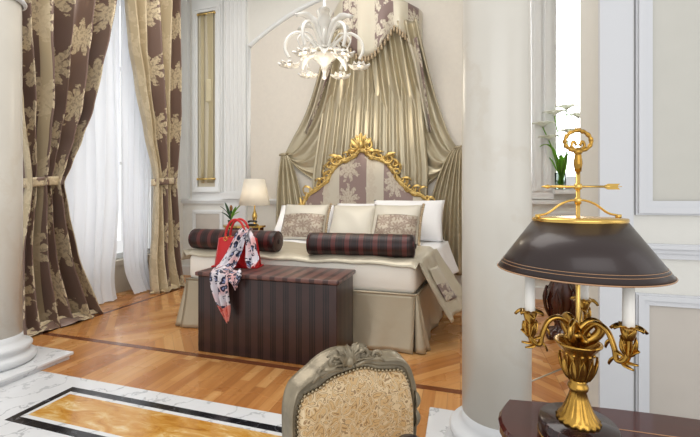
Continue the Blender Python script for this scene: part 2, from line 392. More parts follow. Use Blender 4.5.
# back wall with the window on the right and the arched recess field
WX0, WX1, WZ0, WZ1 = 1.075, 1.95, 1.31, 4.3
b = MB()
b.box(LX-.1, WX0, FB, FB+.25, 0, CZ).box(WX1, 2.7, FB, FB+.25, 0, CZ).box(WX0, WX1, FB, FB+.25, 0, WZ0).box(WX0, WX1, FB, FB+.25, WZ1, CZ)
struct(b.build('wall_back', 'wall', smooth=False))
# left wall with a tall window
LY0, LY1, LZ0, LZ1 = 2.76, 4.46, .42, 4.2
b = MB()
b.box(LX-.2, LX, 1.7, LY0, 0, CZ).box(LX-.2, LX, LY1, FB, 0, CZ).box(LX-.2, LX, LY0, LY1, 0, LZ0).box(LX-.2, LX, LY0, LY1, LZ1, CZ)
struct(b.build('wall_left', 'wall', smooth=False))
b = MB().box(LX-.05, LX+.1, LY0-.05, LY1+.05, LZ0-.06, LZ0); b.box(LX, LX+.06, LY0, LY1, 0, LZ0-.06); struct(b.build('trim_8', 'beige', smooth=False))
def window(name, axis, c, a0, a1, z0, z1, nm, nz, t=.06):
    w = bpy.data.objects.new(name, None); COL.objects.link(w); struct(w)
    f = MB(); g = MB()
    def bb(mb, p0, p1, q0, q1, d):
        if axis == 'x': mb.box(c-d, c+d, p0, p1, q0, q1)
        else: mb.box(p0, p1, c-d, c+d, q0, q1)
    for (p0, p1, q0, q1) in ((a0, a1, z0, z0+t), (a0, a1, z1-t, z1), (a0, a0+t, z0+t, z1-t), (a1-t, a1, z0+t, z1-t)): bb(f, p0, p1, q0, q1, .03)
    for i in range(1, nm):
        p = lerp(a0, a1, i/nm); bb(f, p-t*.55, p+t*.55, z0+t, z1-t, .028)
    for i in range(1, nz):
        q = lerp(z0, z1, i/nz); bb(f, a0+t, a1-t, q-.02, q+.02, .02)
    f.build('window_frame', 'wainscot', w, smooth=False)
    bb(g, a0+t, a1-t, z0+t, z1-t, .003); g.build('window_pane', 'glass', w, smooth=False)
    return w
window('window_1', 'x', LX-.12, LY0, LY1, LZ0, LZ1, 2, 3)
window('window_2', 'y', FB+.13, WX0, WX1, WZ0, WZ1, 2, 1, .05)
struct(box('ceiling', 'ceil', LX-.2, 2.8, 1.9, FB+.25, CZ, CZ+.1))
struct(box('wall_right', 'wall', 2.6, 2.8, 2.2, FB, 0, CZ))
# pale building seen out of the right window
fa = thing('building', 'pale facade with balcony railing seen through the narrow right window', 'building', (1.9, 9.5, 0))
MB().box(-3, 4, 0, .4, -3, 9).build('wall', 'outside', fa, smooth=False)
for zz in (1.9, 4.6):
    MB().box(-1.2, 2.2, -.7, 0, zz-.12, zz).build('balcony', 'outside', fa, smooth=False)
    r = MB().box(-1.2, 2.2, -.7, -.67, zz+.9, zz+.95)
    for i in range(18): r.box(-1.2+i*.2, -1.18+i*.2, -.7, -.68, zz, zz+.9)
    r.build('railing', 'wainscot', fa, smooth=False)

# mouldings
TN = [20]
def trim(b, mat='wainscot', **k):
    TN[0] += 1; return struct(b.build('trim_%d' % TN[0], mat, **k))
def frame(b, x0, x1, z0, z1, y, w=.05, d=.025, sgn=-1):
    """stepped rectangular moulding on a wall facing -Y"""
    for k, (o, ww, dd) in enumerate(((0, w, d*.6), (w*.12, w*.42, d), (w*.8, w*.2, d*.35))):
        a0, a1, c0, c1 = x0+o, x1-o, z0+o, z1-o; y1 = y; y0 = y-dd
        b.box(a0, a1, y0, y1, c0, c0+ww).box(a0, a1, y0, y1, c1-ww, c1).box(a0, a0+ww, y0, y1, c0+ww, c1-ww).box(a1-ww, a1, y0, y1, c0+ww, c1-ww)
    return b
# back wall, left part: wainscot, rail, corner pilaster, niche panel, fluted pilaster
b = MB(); b.box(LX, -2.95, FB-.05, FB, 0, .14).box(LX, -2.3, FB-.03, FB, 1.13, 1.2).box(LX, -2.3, FB-.05, FB, 1.165, 1.19)
b.box(LX, -4.12, FB-.06, FB, 1.2, CZ).box(-4.06, -3.5, FB-.02, FB, 1.2, CZ)
trim(b, smooth=False)
b = MB(); frame(b, -4.06, -3.5, .2, 1.03, FB, .06); trim(b, smooth=False)
b = MB(); b.box(-4.0, -3.57, FB-.006, FB, .26, .97); trim(b, 'panellow', smooth=False)
b = MB(); frame(b, -4.03, -3.53, 1.3, 4.2, FB-.02, .09, .04); trim(b, smooth=False)
b = MB(); b.box(-3.94, -3.62, FB-.024, FB-.02, 1.39, 4.11); trim(b, 'niche', smooth=False)
b = MB(); b.box(-3.46, -3.08, FB-.05, FB, 1.2, CZ)
for i in range(5): b.tube([(-3.41+.07*i, FB-.052, 1.32), (-3.41+.07*i, FB-.052, 4.6)], .011, 8)
b.box(-3.48, -3.06, FB-.07, FB, 1.2, 1.3).box(-3.48, -3.06, FB-.06, FB, 0, .2).box(-3.46, -3.08, FB-.045, FB, .2, 1.13)
trim(b, smooth=False)
# arch: field in beige paper with a rounded moulding around it
arch = [(-3.05, 1.2), (-3.05, 2.4), (-3.05, 3.49)]
cx_, rx_ = -1.22, 1.83
for i in range(1, 33):
    t = pi*(1-i/33); arch.append((cx_+rx_*cos(t), 3.49+.63*sin(t)**2))
arch += [(.61, 3.49), (.61, 1.2)]
b = MB()
fv = [(x, FB-.006, z) for x, z in arch]; b.add(fv, [tuple(range(len(fv)))]); trim(b, 'wallpaper', smooth=False)
bpy.data.objects['trim_%d' % TN[0]].modifiers.new('s', 'SOLIDIFY').thickness = .004
b = MB(); b.tube([(x, FB-.008, z) for x, z in arch], .035, 8); b.tube([(x*1.0+(0), FB-.02, z) for x, z in arch], .016, 8); trim(b)
# back wall right of the bed: jamb panelling by the window
b = MB(); b.box(.82, 1.07, FB-.04, FB, 1.2, CZ).box(.86, .93, FB-.06, FB, 1.3, CZ).box(.97, 1.04, FB-.06, FB, 1.3, CZ)
b.box(.7, 2.6, FB-.05, FB, 1.14, 1.19).box(.7, 2.6, FB-.04, FB, 0, .14); b.box(WX0-.02, WX1+.02, FB-.12, FB+.1, WZ0-.05, WZ0); trim(b, smooth=False)
b = MB(); frame(b, .86, 1.5, .24, 1.05, FB, .05); trim(b, smooth=False)
# partition on the right with pilaster, panels, rail
PY = 1.95
struct(box('wall_front', 'wall', .605, 3.0, PY, PY+.27, 0, CZ))
b = MB(); b.box(.74, 3.0, PY-.012, PY, 0, .12); b.box(.605, .735, PY-.02, PY, 0, CZ); trim(b, 'frontwood', smooth=False)
b = MB(); frame(b, .745, 2.6, 1.13, 3.9, PY, .062, .03); trim(b, 'frontwood', smooth=False)
b = MB(); b.box(.80, 2.54, PY-.004, PY, 1.18, 3.85); trim(b, 'panelfill', smooth=False)
b = MB(); b.box(.745, 3.0, PY-.03, PY, .965, 1.005).box(.745, 3.0, PY-.045, PY, .985, 1.0).box(.745, 3.0, PY-.018, PY, .94, .965); trim(b, 'frontwood', smooth=False)
b = MB(); frame(b, .745, 2.6, .2, .785, PY, .05, .03); trim(b, 'frontwood', smooth=False)
b = MB(); b.box(.79, 2.56, PY-.004, PY, .24, .74); trim(b, 'panellow', smooth=False)
struct(box('baseboard_left', 'wainscot', LX, LX+.03, 1.9, LY0, 0, .15))

# ================================================================ COLUMNS
def column(cx, cy, label, collar=None):
    t = thing('column', label, 'column', (cx, cy, 0))
    b = MB(); b.box(-.295, .295, -.5, .295, 0, .028).build('lower_plinth', 'marble', t, smooth=False)
    b = MB(); b.box(-.315, .315, -.55, .315, .028, .052).build('plinth', 'marble', t, bevel=.006)
    prof = [(.0, .052), (.205, .052), (.222, .07), (.225, .09), (.215, .112), (.19, .12), (.184, .135), (.19, .148), (.2, .158), (.201, .172), (.19, .186), (.165, .192), (.15, .215), (.146, .25), (0, .25)]
    MB().lathe(prof, seg=64, cap=False).build('base_moulding', 'torus', t)
    MB().lathe([(.145, .25), (.146, 1.2), (.141, 2.4), (.133, 3.9), (.133, 4.1)] , seg=64).build('shaft', 'column', t)
    z = 2.66 if collar is None else collar
    if collar: 
        MB().lathe([(.15, z-.02), (.166, z-.012), (.17, z), (.163, z+.014), (.152, z+.02), (.156, z+.3), (.14, z+.31), (.135, z+.31)], seg=48, cap=False).build('collar', 'torus', t)
    MB().lathe([(.134, 4.1), (.16, 4.12), (.16, 4.16), (.2, 4.3), (.22, 4.34), (.22, 4.4), (0, 4.4)], seg=48, cap=False).build('capital', 'torus', t)
    return t
column(-3.105, 1.785, 'cream stone column at the left edge, half out of frame, beside the brown curtain', 2.60)
column(.154, 1.785, 'tall cream stone column in the middle right, between bed and brass lamp')

# ================================================================ CURTAINS
def curtain(name, label, xp, Lp, Rp, zt, zb, npl, ampf, mat, cloth_w, tie=None, tassel=None, seedp=0, group=None, solid=.006):
    t = thing(name, label, 'curtain', (xp(zb), (pw(Lp, zb)+pw(Rp, zb))/2, 0), group=group)
    ox, oy = t.location.x, t.location.y
    rr = random.Random(seedp); ph = [rr.uniform(-.6, .6) for _ in range(12)]
    def fn(u, v):
        z = lerp(zt, zb, v); l = pw(Lp, z); r = pw(Rp, z); a = ampf(z)
        uu = u+.012*sin(2*pi*(u*3+ph[0])+z*1.3)
        s = sin(2*pi*npl*uu+.8*sin(5*u+ph[1]))+.35*sin(2*pi*npl*.5*uu+ph[2]*3+z)
        lat = .25*cos(2*pi*npl*uu)*(r-l)/npl
        return (xp(z)+a*s-ox, l+(r-l)*u+lat*.5-oy, z)
    MB().surf(fn, int(npl*20), 90, cloth_w, 1, uvfn=lambda u, v: (u*cloth_w, lerp(zt, zb, v))).build('cloth', mat, t, solid=solid)
    if tie:
        z, c1, c2, mt = tie; l = pw(Lp, z)-.02-oy; r = pw(Rp, z)+.02-oy; cy = (l+r)/2; hy = (r-l)/2; x0 = xp(z)-ox
        def tf(u, v):
            th = 2*pi*u; k = (v-.5); return (x0+.075*cos(th), cy+hy*sin(th), z+k*.085+.02*sin(th)*1.0+.01*cos(th))
        MB().surf(tf, 40, 4, 2*(r-l), .085).build('tieback', mt, t, solid=.006)
    if tassel:
        b = MB(); bp_ = []
        for i in range(tassel):
            z = lerp(3.9, 3.0, i/tassel); y = pw(Rp, z)-oy+.014; x = xp(z)-ox+.05; bp_.append((x, y, z))
            b.ball((x, y, z), (.011, .011, .016), 6, 4)
        b.tube(bp_, .006, 6)
        b.build('bead_trim', 'fringe', t)
    return t
X0 = lambda z: -3.80+.14*max(0, 1-z/.8)**2
Lp = [(0, 2.22), (.7, 2.30), (1.35, 2.40), (2.0, 2.3), (3, 2.15), (4.4, 2.0)]
Rp = [(0, 3.02), (.11, 2.99), (.67, 2.86), (1.09, 2.78), (1.36, 2.735), (1.55, 2.813), (1.82, 2.916), (2.15, 3.024), (2.61, 3.116), (2.97, 3.2), (3.46, 3.286), (4.4, 3.4)]
curtain('damask_curtain', 'brown and gold damask curtain tied back beside the left column', X0, Lp, Rp, 4.4, .0, 5.5, lambda z: .07+.045*min(1, abs(z-1.36)), 'curtain', 1.9, (1.36, 0, 0, 'curtain'), 34, 3)
Lp = [(0, 3.79), (.3, 3.823), (.8, 3.87), (1.3, 3.888), (1.47, 3.888), (2.06, 3.73), (2.65, 3.596), (3.1, 3.51), (3.56, 3.47), (4.4, 3.4)]
Rp = [(0, 4.32), (.75, 4.30), (1.45, 4.27), (2.3, 4.36), (3.2, 4.42), (4.4, 4.46)]
curtain('damask_curtain', 'gold and brown damask curtain tied back near the wall niche, right of the white sheers', lambda z: -3.80+.1*max(0, 1-z/.6)**2, Lp, Rp, 4.4, .0, 5, lambda z: .06+.035*min(1, abs(z-1.4)), 'curtain2', 1.7, (1.43, 0, 0, 'curtain'), None, 9)
# fabric heaped on the floor at each curtain's foot
def puddle(par, name, mat, cx, cy, rx, ry, h, seed):
    rr = random.Random(seed); ph = rr.uniform(0, 6)
    def fn(u, v):
        th = 2*pi*u; r = v; k = 1+.16*sin(5*th+ph)+.08*sin(11*th)
        z = h*(1-r)**.8*(1+.25*sin(9*th+ph)*r)+.012+.018*max(0, sin(9*th+ph))*r
        return (cx+rx*r*k*cos(th)-par.location.x, cy+ry*r*k*sin(th)-par.location.y, z)
    MB().surf(fn, 60, 10, uvfn=lambda u, v: (v*rx*cos(2*pi*u)*1.5, v*ry*sin(2*pi*u)*1.5)).build(name, mat, par)
cs = [o for o in COL.objects if o.name.startswith('damask_curtain')]
puddle(cs[0], 'hem', 'curtain', -3.66, 2.58, .13, .42, .07, 2)
puddle(cs[1], 'hem', 'curtain2', -3.72, 4.06, .12, .26, .05, 5)
def sheer(label, Lp, Rp, npl, seed, gz):
    return curtain('sheer_curtain', label, lambda z: -4.0+.12*max(0, 1-z/.5)**2, Lp, Rp, 4.3, .015, npl, lambda z: .02, 'sheer', 1.2, None, None, seed, group=None, solid=0)
sheer('white sheer voile curtain between the brown curtain and the window gap', [(0, 2.5), (4.3, 2.5)], [(0, 3.44), (.6, 3.54), (1.2, 3.58), (4.3, 3.56)], 9, 4, 0)
sheer('narrower white sheer voile curtain beside the gold curtain near the niche', [(0, 3.68), (.3, 3.63), (1.2, 3.585), (3.5, 3.56), (4.3, 3.56)], [(0, 4.0), (4.3, 4.15)], 6, 8, 0)
# narrow beige drape gathered inside the wall niche
t = thing('niche_drape', 'narrow gathered beige drape between gold rods in the tall wall niche', 'curtain', (-3.70, FB-.06, 1.45))
MB().surf(lambda u, v: (lerp(-.055, .055, u)*(1-.35*sin(pi*v)*(1 if v > .4 else .6))+.02*sin(v*3), .012*sin(u*26)-.005, 2.62*(1-v)), 40, 20).build('cloth', 'nichecloth', t, solid=.003)
MB().surf(lambda u, v: (-.15+lerp(-.025, .03, u), .01*sin(u*14)+.01, 2.62*(1-v)), 20, 10).build('cloth', 'nichecloth', t, solid=.003)
MB().box(-.06, .04, -.022, .014, 1.25, 1.6).build('wide_band', 'nichecloth', t, bevel=.01)
for z in (2.62, .06): MB().tube([(-.22, .0, z), (.08, .0, z)], .016, 8).ball((-.22, 0, z), .02).ball((.08, 0, z), .02).build('rod', 'gold', t)

# ================================================================ BED
BX0, BX1, BY0, BY1 = -2.50, -.34, 2.97, 4.72
bed = thing('double_bed', 'large bed with gilded rococo headboard under the champagne canopy', 'bed', ((BX0+BX1)/2, 3.9, 0))
bx, by = bed.location.x, bed.location.y
def rbox(x0, x1, y0, y1, z0, z1, r, n=6):
    """soft edged slab as a closed grid"""
    b = MB(); b.box(x0, x1, y0, y1, z0, z1); return b
rbox(BX0-bx, BX1-bx, BY0-by, BY1-by, .43, .68, .05).build('mattress', 'mattress', bed, bevel=.055)
box('bed_base', 'mattress', BX0-bx+.02, BX1-bx-.02, BY0-by+.03, BY1-by, .08, .429, bed)
for sx in (BX0+.12-bx, BX1-.12-bx):
    for sy in (BY0+.12-by, BY1-.12-by): MB().lathe([(.03, 0), (.035, .08)], (sx, sy, 0), 12).build('leg', 'darkwood', bed)
# skirt: front, right side, left side, box pleats at the corners
def skirt(p0, p1, out, name):
    p0, p1, out = V(p0), V(p1), V(out); Ln = (p1-p0).length
    def fn(u, v):
        p = p0.lerp(p1, u); z = lerp(.44, .006, v); e = .05*v*v+.016*sin(u*Ln*8+1.5*sin(u*Ln*2))*v+.008*sin(u*Ln*21+v)*v
        edge = max(0, 1-min(u, 1-u)*Ln/.12); p = p+out*(e+.02*edge*v)
        return (p.x-bx, p.y-by, z)
    return MB().surf(fn, 60, 14).build(name, 'skirt', bed, solid=.006)
skirt((BX0, BY0-.01, 0), (BX1, BY0-.01, 0), (0, -1, 0), 'bed_skirt')
skirt((BX1+.01, BY0, 0), (BX1+.01, BY1, 0), (1, 0, 0), 'bed_skirt')
skirt((BX0-.01, BY1, 0), (BX0-.01, BY0, 0), (-1, 0, 0), 'bed_skirt')
def pleat(cx, s):
    def fn(u, v):
        z = lerp(.44, .01, v); th = lerp(-pi/2, 0, u) if s > 0 else lerp(-pi/2, -pi, u)
        r = .02+.10*v*(1+.5*sin(u*pi*2)); return (cx+cos(th)*r-bx, BY0+sin(th)*r*.6+.02-by, z)
    MB().surf(fn, 12, 12).build('corner_pleat', 'skirt', bed, solid=.005)
pleat(BX1+.0, 1); pleat(BX0, -1)
MB().tube([(BX0-bx, BY0-.015-by, .442), (BX1-bx, BY0-.015-by, .442), (BX1+.015-bx, BY0-by, .442), (BX1+.015-bx, BY1-by, .442)], .009, 8).build('piping', 'skirt', bed)
# headboard
HB = 4.76
inner = [(-2.12, .70), (-2.10, .95), (-2.051, 1.18), (-1.93, 1.30), (-1.77, 1.40), (-1.69, 1.50), (-1.626, 1.62), (-1.53, 1.70), (-1.40, 1.73), (-1.31, 1.80), (-1.24, 1.84), (-1.17, 1.80), (-1.08, 1.73), (-.95, 1.70), (-.87, 1.63), (-.80, 1.52), (-.70, 1.38), (-.58, 1.28), (-.42, 1.20), (-.37, .95), (-.35, .70)]
sm = catmull([(x, 0, z) for x, z in inner], 5)
pts = [(p.x-bx, HB-by, p.z) for p in sm]; N = len(pts)
b = MB(); cpt = V((-1.24-bx, HB-by, .7))
def hbf(u, v):
    i = min(N-1, int(round(u*(N-1)))); p = V(pts[i]); q = V((p.x, p.y, .7)).lerp(p, v); q.y -= .045*(1-(2*v-1)**4)*(1-(2*u-1)**6); return q
b.surf(hbf, N-1, 14, uvfn=lambda u, v: ((hbf(u, v)[0]+1.55), hbf(u, v)[2]-.15))
b.build('upholstered_panel', 'hbfab', bed, solid=.01)
b = MB(); bk = [(p[0], p[1]+.03, p[2]) for p in pts]; b.add(bk+[(p[0], p[1]+.06, p[2]) for p in bk], [tuple(range(N)), tuple(range(2*N-1, N-1, -1))]+[(i, i+1, N+i+1, N+i) for i in range(N-1)]); b.build('headboard_back', 'darkwood', bed, smooth=False)
rr = random.Random(11)
def scroll(b, c, r, turns, a0, sgn, th, nrm='y'):
    p = []; q = []
    for i in range(18):
        t = i/17; a = a0+sgn*turns*2*pi*t; rad = r*(1-.85*t); p.append((c[0]+rad*cos(a), c[1]-.012*sin(pi*t), c[2]+rad*sin(a))); q.append(th*(1-.45*t)*(1+.0*sin(t*9)))
    b.tube(p, q, 8)
b = MB()
fr = [(p[0], p[1]-.01, p[2]) for p in pts]
b.tube(fr, [.026*(1+.35*sin(i*.9)) for i in range(N)], 8)
b.tube([(p[0], p[1]-.02, p[2]+(.02)) for p in fr], [.014]*N, 6)
b.build('gilded_frame', 'gold', bed)
b = MB()
for i in range(3, N-3, 3):
    p = V(pts[i]); d = (V(pts[i+1])-V(pts[i-1])).normalized(); nrm = V((-d.z, 0, d.x));  s = rr.choice((-1, 1))
    k = 1.0 + .5*(abs(sin(i*.35)))
    if p.z < 1.15: k *= .5
    c = p+nrm*.028*k+V((0, -.02, 0)); scroll(b, c, .036*k, .9, rr.uniform(0, 6), s, .011)
    b.leaf(c, c+nrm*.06*k+d*.02*s+V((0, -.04, 0)), c+nrm*.055*k+d*.09*s, .045, .25, 5)
    b.leaf(c-nrm*.02, c-nrm*.05*k+V((0, -.03, 0)), c-nrm*.045*k-d*.07*s, .03, .2, 4)
    b.ball(c+V((0, -.015, 0))-nrm*.02, (.016, .012, .016), 8, 5)
b.build('scroll_carving', 'gold', bed, solid=.004)
# central crest of the headboard
b = MB(); cc = V((-1.245-bx, HB-.02-by, 1.88))
for s in (-1, 1):
    scroll(b, cc+V((s*.085, 0, .02)), .07, 1.1, pi/2, -s, .018); scroll(b, cc+V((s*.12, 0, -.06)), .05, 1, 0, s, .014); scroll(b, cc+V((s*.05, -.01, .10)), .04, 1, pi, s, .012)
    b.leaf(cc+V((s*.02, 0, -.02)), cc+V((s*.1, -.05, .08)), cc+V((s*.13, 0, .11)), .06, .25, 6)
    b.leaf(cc+V((0, 0, .02)), cc+V((s*.03, -.06, .1)), cc+V((s*.07, 0, .16)), .05, .25, 6)
    b.leaf(cc+V((s*.06, 0, -.06)), cc+V((s*.14, -.05, -.03)), cc+V((s*.2, 0, -.08)), .06, .25, 6)
b.leaf(cc, cc+V((0, -.07, .1)), cc+V((0, 0, .18)), .07, .3, 7)
b.ball(cc+V((0, -.03, .03)), (.035, .025, .045)); b.build('crest', 'gold', bed, solid=.004)
# shoulder crests and the low side scrolls
for s, px_, pz in ((-1, -1.60, 1.72), (1, -.88, 1.72)):
    b = MB(); c = V((px_-bx, HB-.03-by, pz))
    scroll(b, c, .075, 1.2, pi if s > 0 else 0, s, .018); scroll(b, c+V((s*.08, 0, -.07)), .05, 1, pi/2, -s, .014)
    b.leaf(c+V((-s*.05, 0, 0)), c+V((0, -.05, .07)), c+V((s*.09, 0, .06)), .06, .25, 6); b.leaf(c, c+V((s*.1, -.04, 0)), c+V((s*.13, 0, -.1)), .05, .25, 6)
    b.build('shoulder_scroll', 'gold', bed, solid=.004)
for s, px_ in ((-1, -2.17), (1, -.31)):
    b = MB(); c = V((px_-bx, HB-.04-by, .86))
    scroll(b, c, .085, 1.2, -pi/2, s, .022); scroll(b, c+V((0, 0, .13)), .05, 1.0, -pi/2, -s, .017); b.tube([c+V((-s*.05, 0, .15)), c+V((-s*.08, 0, .25)), c+V((-s*.06, 0, .36))], [.02, .022, .016], 8)
    b.leaf(c+V((-s*.04, 0, -.05)), c+V((s*.05, -.05, .02)), c+V((s*.09, 0, .1)), .07, .25, 6); b.build('side_scroll', 'gold', bed, solid=.004)

# white sheet over the head half, hanging at the right side
def drape_over(x0, x1, y0, y1, zt, dl, dr, e=.015, wr=.012, edge=None, nu=80, nv=30, off=(0, 0), front=0.0, flare=.10, ph=0):
    tot = dl+(x1-x0)+dr
    def fn(u, v):
        s = u*tot; y = lerp(y0, y1, v)
        drl = dl; 
        if s < dl: d = dl-s; x = x0-e-flare*(d/max(dl, .01))**1.3*dl-.01*sin(v*19+ph); z = zt-d+.03*min(1, d*10)*0; 
        elif s > dl+(x1-x0): d = s-dl-(x1-x0); x = x1+e+flare*(d/max(dr, .01))**1.3*dr*1.6+.02*sin(v*13+ph)*min(1, d*5); z = zt-d; y += (edge(d, v) if edge else 0)
        else:
            x = x0+(s-dl); z = zt+wr*sin(x*7+v*3+ph)*.5+wr*.5*sin(x*17+v*9)
            dd = min(x-x0, x1-x); z -= .035*max(0, 1-dd/.06)**2
        if front and v < .12: z -= front*(1-v/.12)**2 if (dl < s < dl+x1-x0) else 0
        return (x-off[0], y-off[1], z)
    return fn, tot
sheetob = thing('bed_sheet', 'white linen sheet over the head half of the bed, falling down its right side', 'bed sheet', (-1.4, 4.2, .71))
fn, tot = drape_over(BX0, BX1+.01, 3.55, 4.68, .702, .06, .36, off=(-1.4, 4.2), edge=lambda d, v: .05*sin(v*12)*d, ph=2, flare=.2)
b = MB().surf(lambda u, v: (lambda q: (q[0], q[1], q[2]-.71))(fn(u, v)), 90, 40); b.build('cloth', 'linen', sheetob, solid=.006)
bs = thing('bedspread', 'champagne satin bedspread folded across the bed under the bolsters, trailing over its right corner', 'bedspread', (-1.4, 3.3, .71))
fn, tot = drape_over(BX0-.01, BX1+.015, 2.955, 3.80, .716, .10, .50, off=(-1.4, 3.3), edge=lambda d, v: .22*d*(1-v), front=.05, wr=.010, ph=1, flare=.26)
MB().surf(lambda u, v: (lambda q: (q[0], q[1], q[2]-.71))(fn(u, v)), 120, 40).build('cloth', 'spread', bs, solid=.008)
u0, u1 = (.10+2.18+.12)/tot, (.10+2.18+.40)/tot
def bandf(u, v):
    q = fn(lerp(u0, u1, u), .30+v*.30); return (q[0]+.012, q[1], q[2]-.71)
MB().surf(bandf, 14, 14, .36, .3).build('damask_band', 'corona', bs, solid=.003)

# the bed stands slightly out of square: its right side runs outward to the headboard
for o in list(bed.children)+[c for q in (sheetob, bs) for c in q.children]:
    if o.name.split('.')[0] in ('mattress', 'bed_base', 'bed_skirt', 'piping', 'cloth', 'damask_band'):
        pl_ = o.parent.location
        if o.name.startswith('damask') or o.parent == bs:
            for vv in o.data.vertices: vv.co.x += (.10*(vv.co.y+pl_.y-2.97)+(.20*max(0, -.005-vv.co.z)*(vv.co.y+pl_.y-2.97)/.8 if vv.co.x > .9 else 0))
        else:
            for vv in o.data.vertices: vv.co.x += .10*(vv.co.y+pl_.y-2.97)

# bolsters
def bolster(cx, cy, cz, L_, r, rz, label):
    t = thing('bolster', label, 'bolster', (cx, cy, cz), rz, 'striped bolsters on the bedspread')
    prof = [(-L_/2, r*.0), (-L_/2, r*.55), (-L_/2+.004, r*.82), (-L_/2+.02, r*.97), (-L_/2+.05, r)]
    full = prof+[(x, r*(1+.008*sin(x*52))) for x in [(-.5+k/24)*(L_-.12) for k in range(25)]]+[(-a, c_) for a, c_ in reversed(prof)]
    b = MB(); seg = 28; vs = []; uv = []
    for x, rad in full:
        for k in range(seg): a = 2*pi*k/seg; vs.append((x, rad*cos(a), rad*sin(a)*.97)); uv.append((x, a*r))
    b.add(vs, [(i*seg+k, i*seg+(k+1) % seg, (i+1)*seg+(k+1) % seg, (i+1)*seg+k) for i in range(len(full)-1) for k in range(seg)], uv)
    b.build('cover', 'bolster', t)
    for s in (-1, 1):
        MB().tube([(s*(L_/2-.012), r*.93*cos(a), r*.93*sin(a)*.97) for a in [2*pi*k/24 for k in range(25)]], .006, 6).build('piping', 'bolster', t)
        MB().ball((s*(L_/2+.002), 0, 0), (.008, .025, .025), 10, 6).build('button', 'bolster', t)
    return t
bolster(-2.05, 3.08, .812, .93, .10, R(-1), 'dark plum striped bolster at the left of the bed, behind the red handbag')
bolster(-.82, 3.09, .808, .93, .10, R(4), 'dark plum striped bolster on the right half of the bed')

# pillows
def pillow(name, label, cat, loc, w, h, T, lean, rz, mat, border=None, group=None, trimmat=None, panel=None):
    t = thing(name, label, cat, loc, rz, group)
    Mx = Matrix.Rotation(-lean, 4, 'X')
    def side(s):
        def fn(u, v):
            a, c = 2*u-1, 2*v-1
            th = T*.5*((1-abs(a)**3.2)*(1-abs(c)**3.2))**.55
            px_ = a*w/2*(1-.07*(1-abs(c)**2)*0-.05*(1-c*c)); pz = c*h/2*(1-.05*(1-a*a))
            th *= 1+.06*sin(a*5+c*4)
            return Mx @ V((px_, -s*th, pz+h/2))
        return fn
    b = MB(); b.surf(side(1), 24, 24, w, h); b.surf(side(-1), 24, 24, w, h); b.build('cover', mat, t)
    if panel:
        f0 = side(1)
        b = MB(); x0, x1, z0, z1 = panel[1:]
        b.surf(lambda u, v: f0(lerp(x0, x1, u), lerp(z0, z1, v))+Mx @ V((0, -.010, 0)), 20, 20, w, h); b.build('damask_panel', panel[0], t, solid=.002)
    if trimmat:
        b = MB(); n = 18
        for i in range(n):
            c = 2*i/(n-1)-1
            for a in ((1,) if trimmat[1] == 'r' else (-1, 1)):
                q = Mx @ V((a*w/2*(1-.05*(1-c*c))+a*.01, 0, c*h/2+h/2)); b.ball(q, (.018, .012, .017), 6, 4)
        b.build('tassel_trim', trimmat[0], t)
    return t
SZ = .712
pillow('pillow', 'large white linen pillow at the far left against the headboard', 'pillow', (-1.98, 4.42, SZ), .82, .50, .2, R(36), 0, 'linen', group='white pillows against the headboard')
pillow('pillow', 'white linen pillow in the middle, showing above the plain ivory cushion', 'pillow', (-1.26, 4.44, SZ), .60, .50, .19, R(30), 0, 'linen', group='white pillows against the headboard')
pillow('pillow', 'large white linen pillow at the right end against the headboard', 'pillow', (-.62, 4.34, SZ), .88, .55, .2, R(30), R(-2), 'linen', group='white pillows against the headboard')
pillow('cushion', 'ivory cushion with silver damask lower panel and tasselled right edge, left of the row', 'cushion', (-1.80, 4.05, SZ), .58, .48, .15, R(28), R(3), 'ivory', trimmat=('fringe', 'r'), panel=('cushfab', .03, .97, .03, .66), group='cushions in front of the pillows')
pillow('cushion', 'plain ivory silk cushion in the middle of the bed', 'cushion', (-1.20, 4.0, SZ), .54, .48, .16, R(30), R(-3), 'ivory', group='cushions in front of the pillows')
pillow('cushion', 'ivory and silver damask cushion with tasselled right edge, behind the right bolster', 'cushion', (-.70, 3.98, SZ), .56, .49, .15, R(30), R(-6), 'ivory', trimmat=('fringe', 'r'), panel=('cushfab', .12, .97, .03, .66), group='cushions in front of the pillows')

# ================================================================ CANOPY
CX, CRX, CRY = -1.10, .63, .36
can = thing('bed_canopy', 'champagne satin canopy hanging from a damask corona above the headboard, tied back at both sides', 'bed canopy', (CX, FB-.02, 0))
def wloc(x, y, z): return (x-CX, y-(FB-.02), z)
def carc(u): a = pi*(1-u); return CX+CRX*cos(a), FB-.03-CRY*sin(a)
def botz(u):
    pk = (.30, .655); 
    if u < pk[0]: return 3.33-.26*sin((1-u/pk[0])*pi/2)
    if u > pk[1]: return 3.37-.26*sin((u-pk[1])/(1-pk[1])*pi/2)
    return 3.33-.33*sin((u-pk[0])/(pk[1]-pk[0])*pi)
def corf(u, v):
    x, y = carc(u); top = 3.62+.35*exp_(u); z = lerp(top, botz(u), v); k = 1+.02*sin(u*50)*v; return wloc(CX+(x-CX)*k, y-.02*sin(u*46)*v, z)
def exp_(u): return math.exp(-((u-.45)/.22)**2)
MB().surf(corf, 96, 12, uvfn=lambda u, v: (u*1.55+.06, -v*.6)).build('corona_valance', 'corona', can, solid=.008)
b = MB()
for i in range(49):
    u = i/48; x, y = carc(u); z = botz(u)
    b.ball(wloc(x, y-.02, z-.01), (.015, .014, .014), 6, 4); b.lathe([(.005, 0), (.013, -.015), (.016, -.055), (.0, -.058)], wloc(x, y-.02, z-.015), 6)
b.build('tassel_fringe', 'fringe', can)
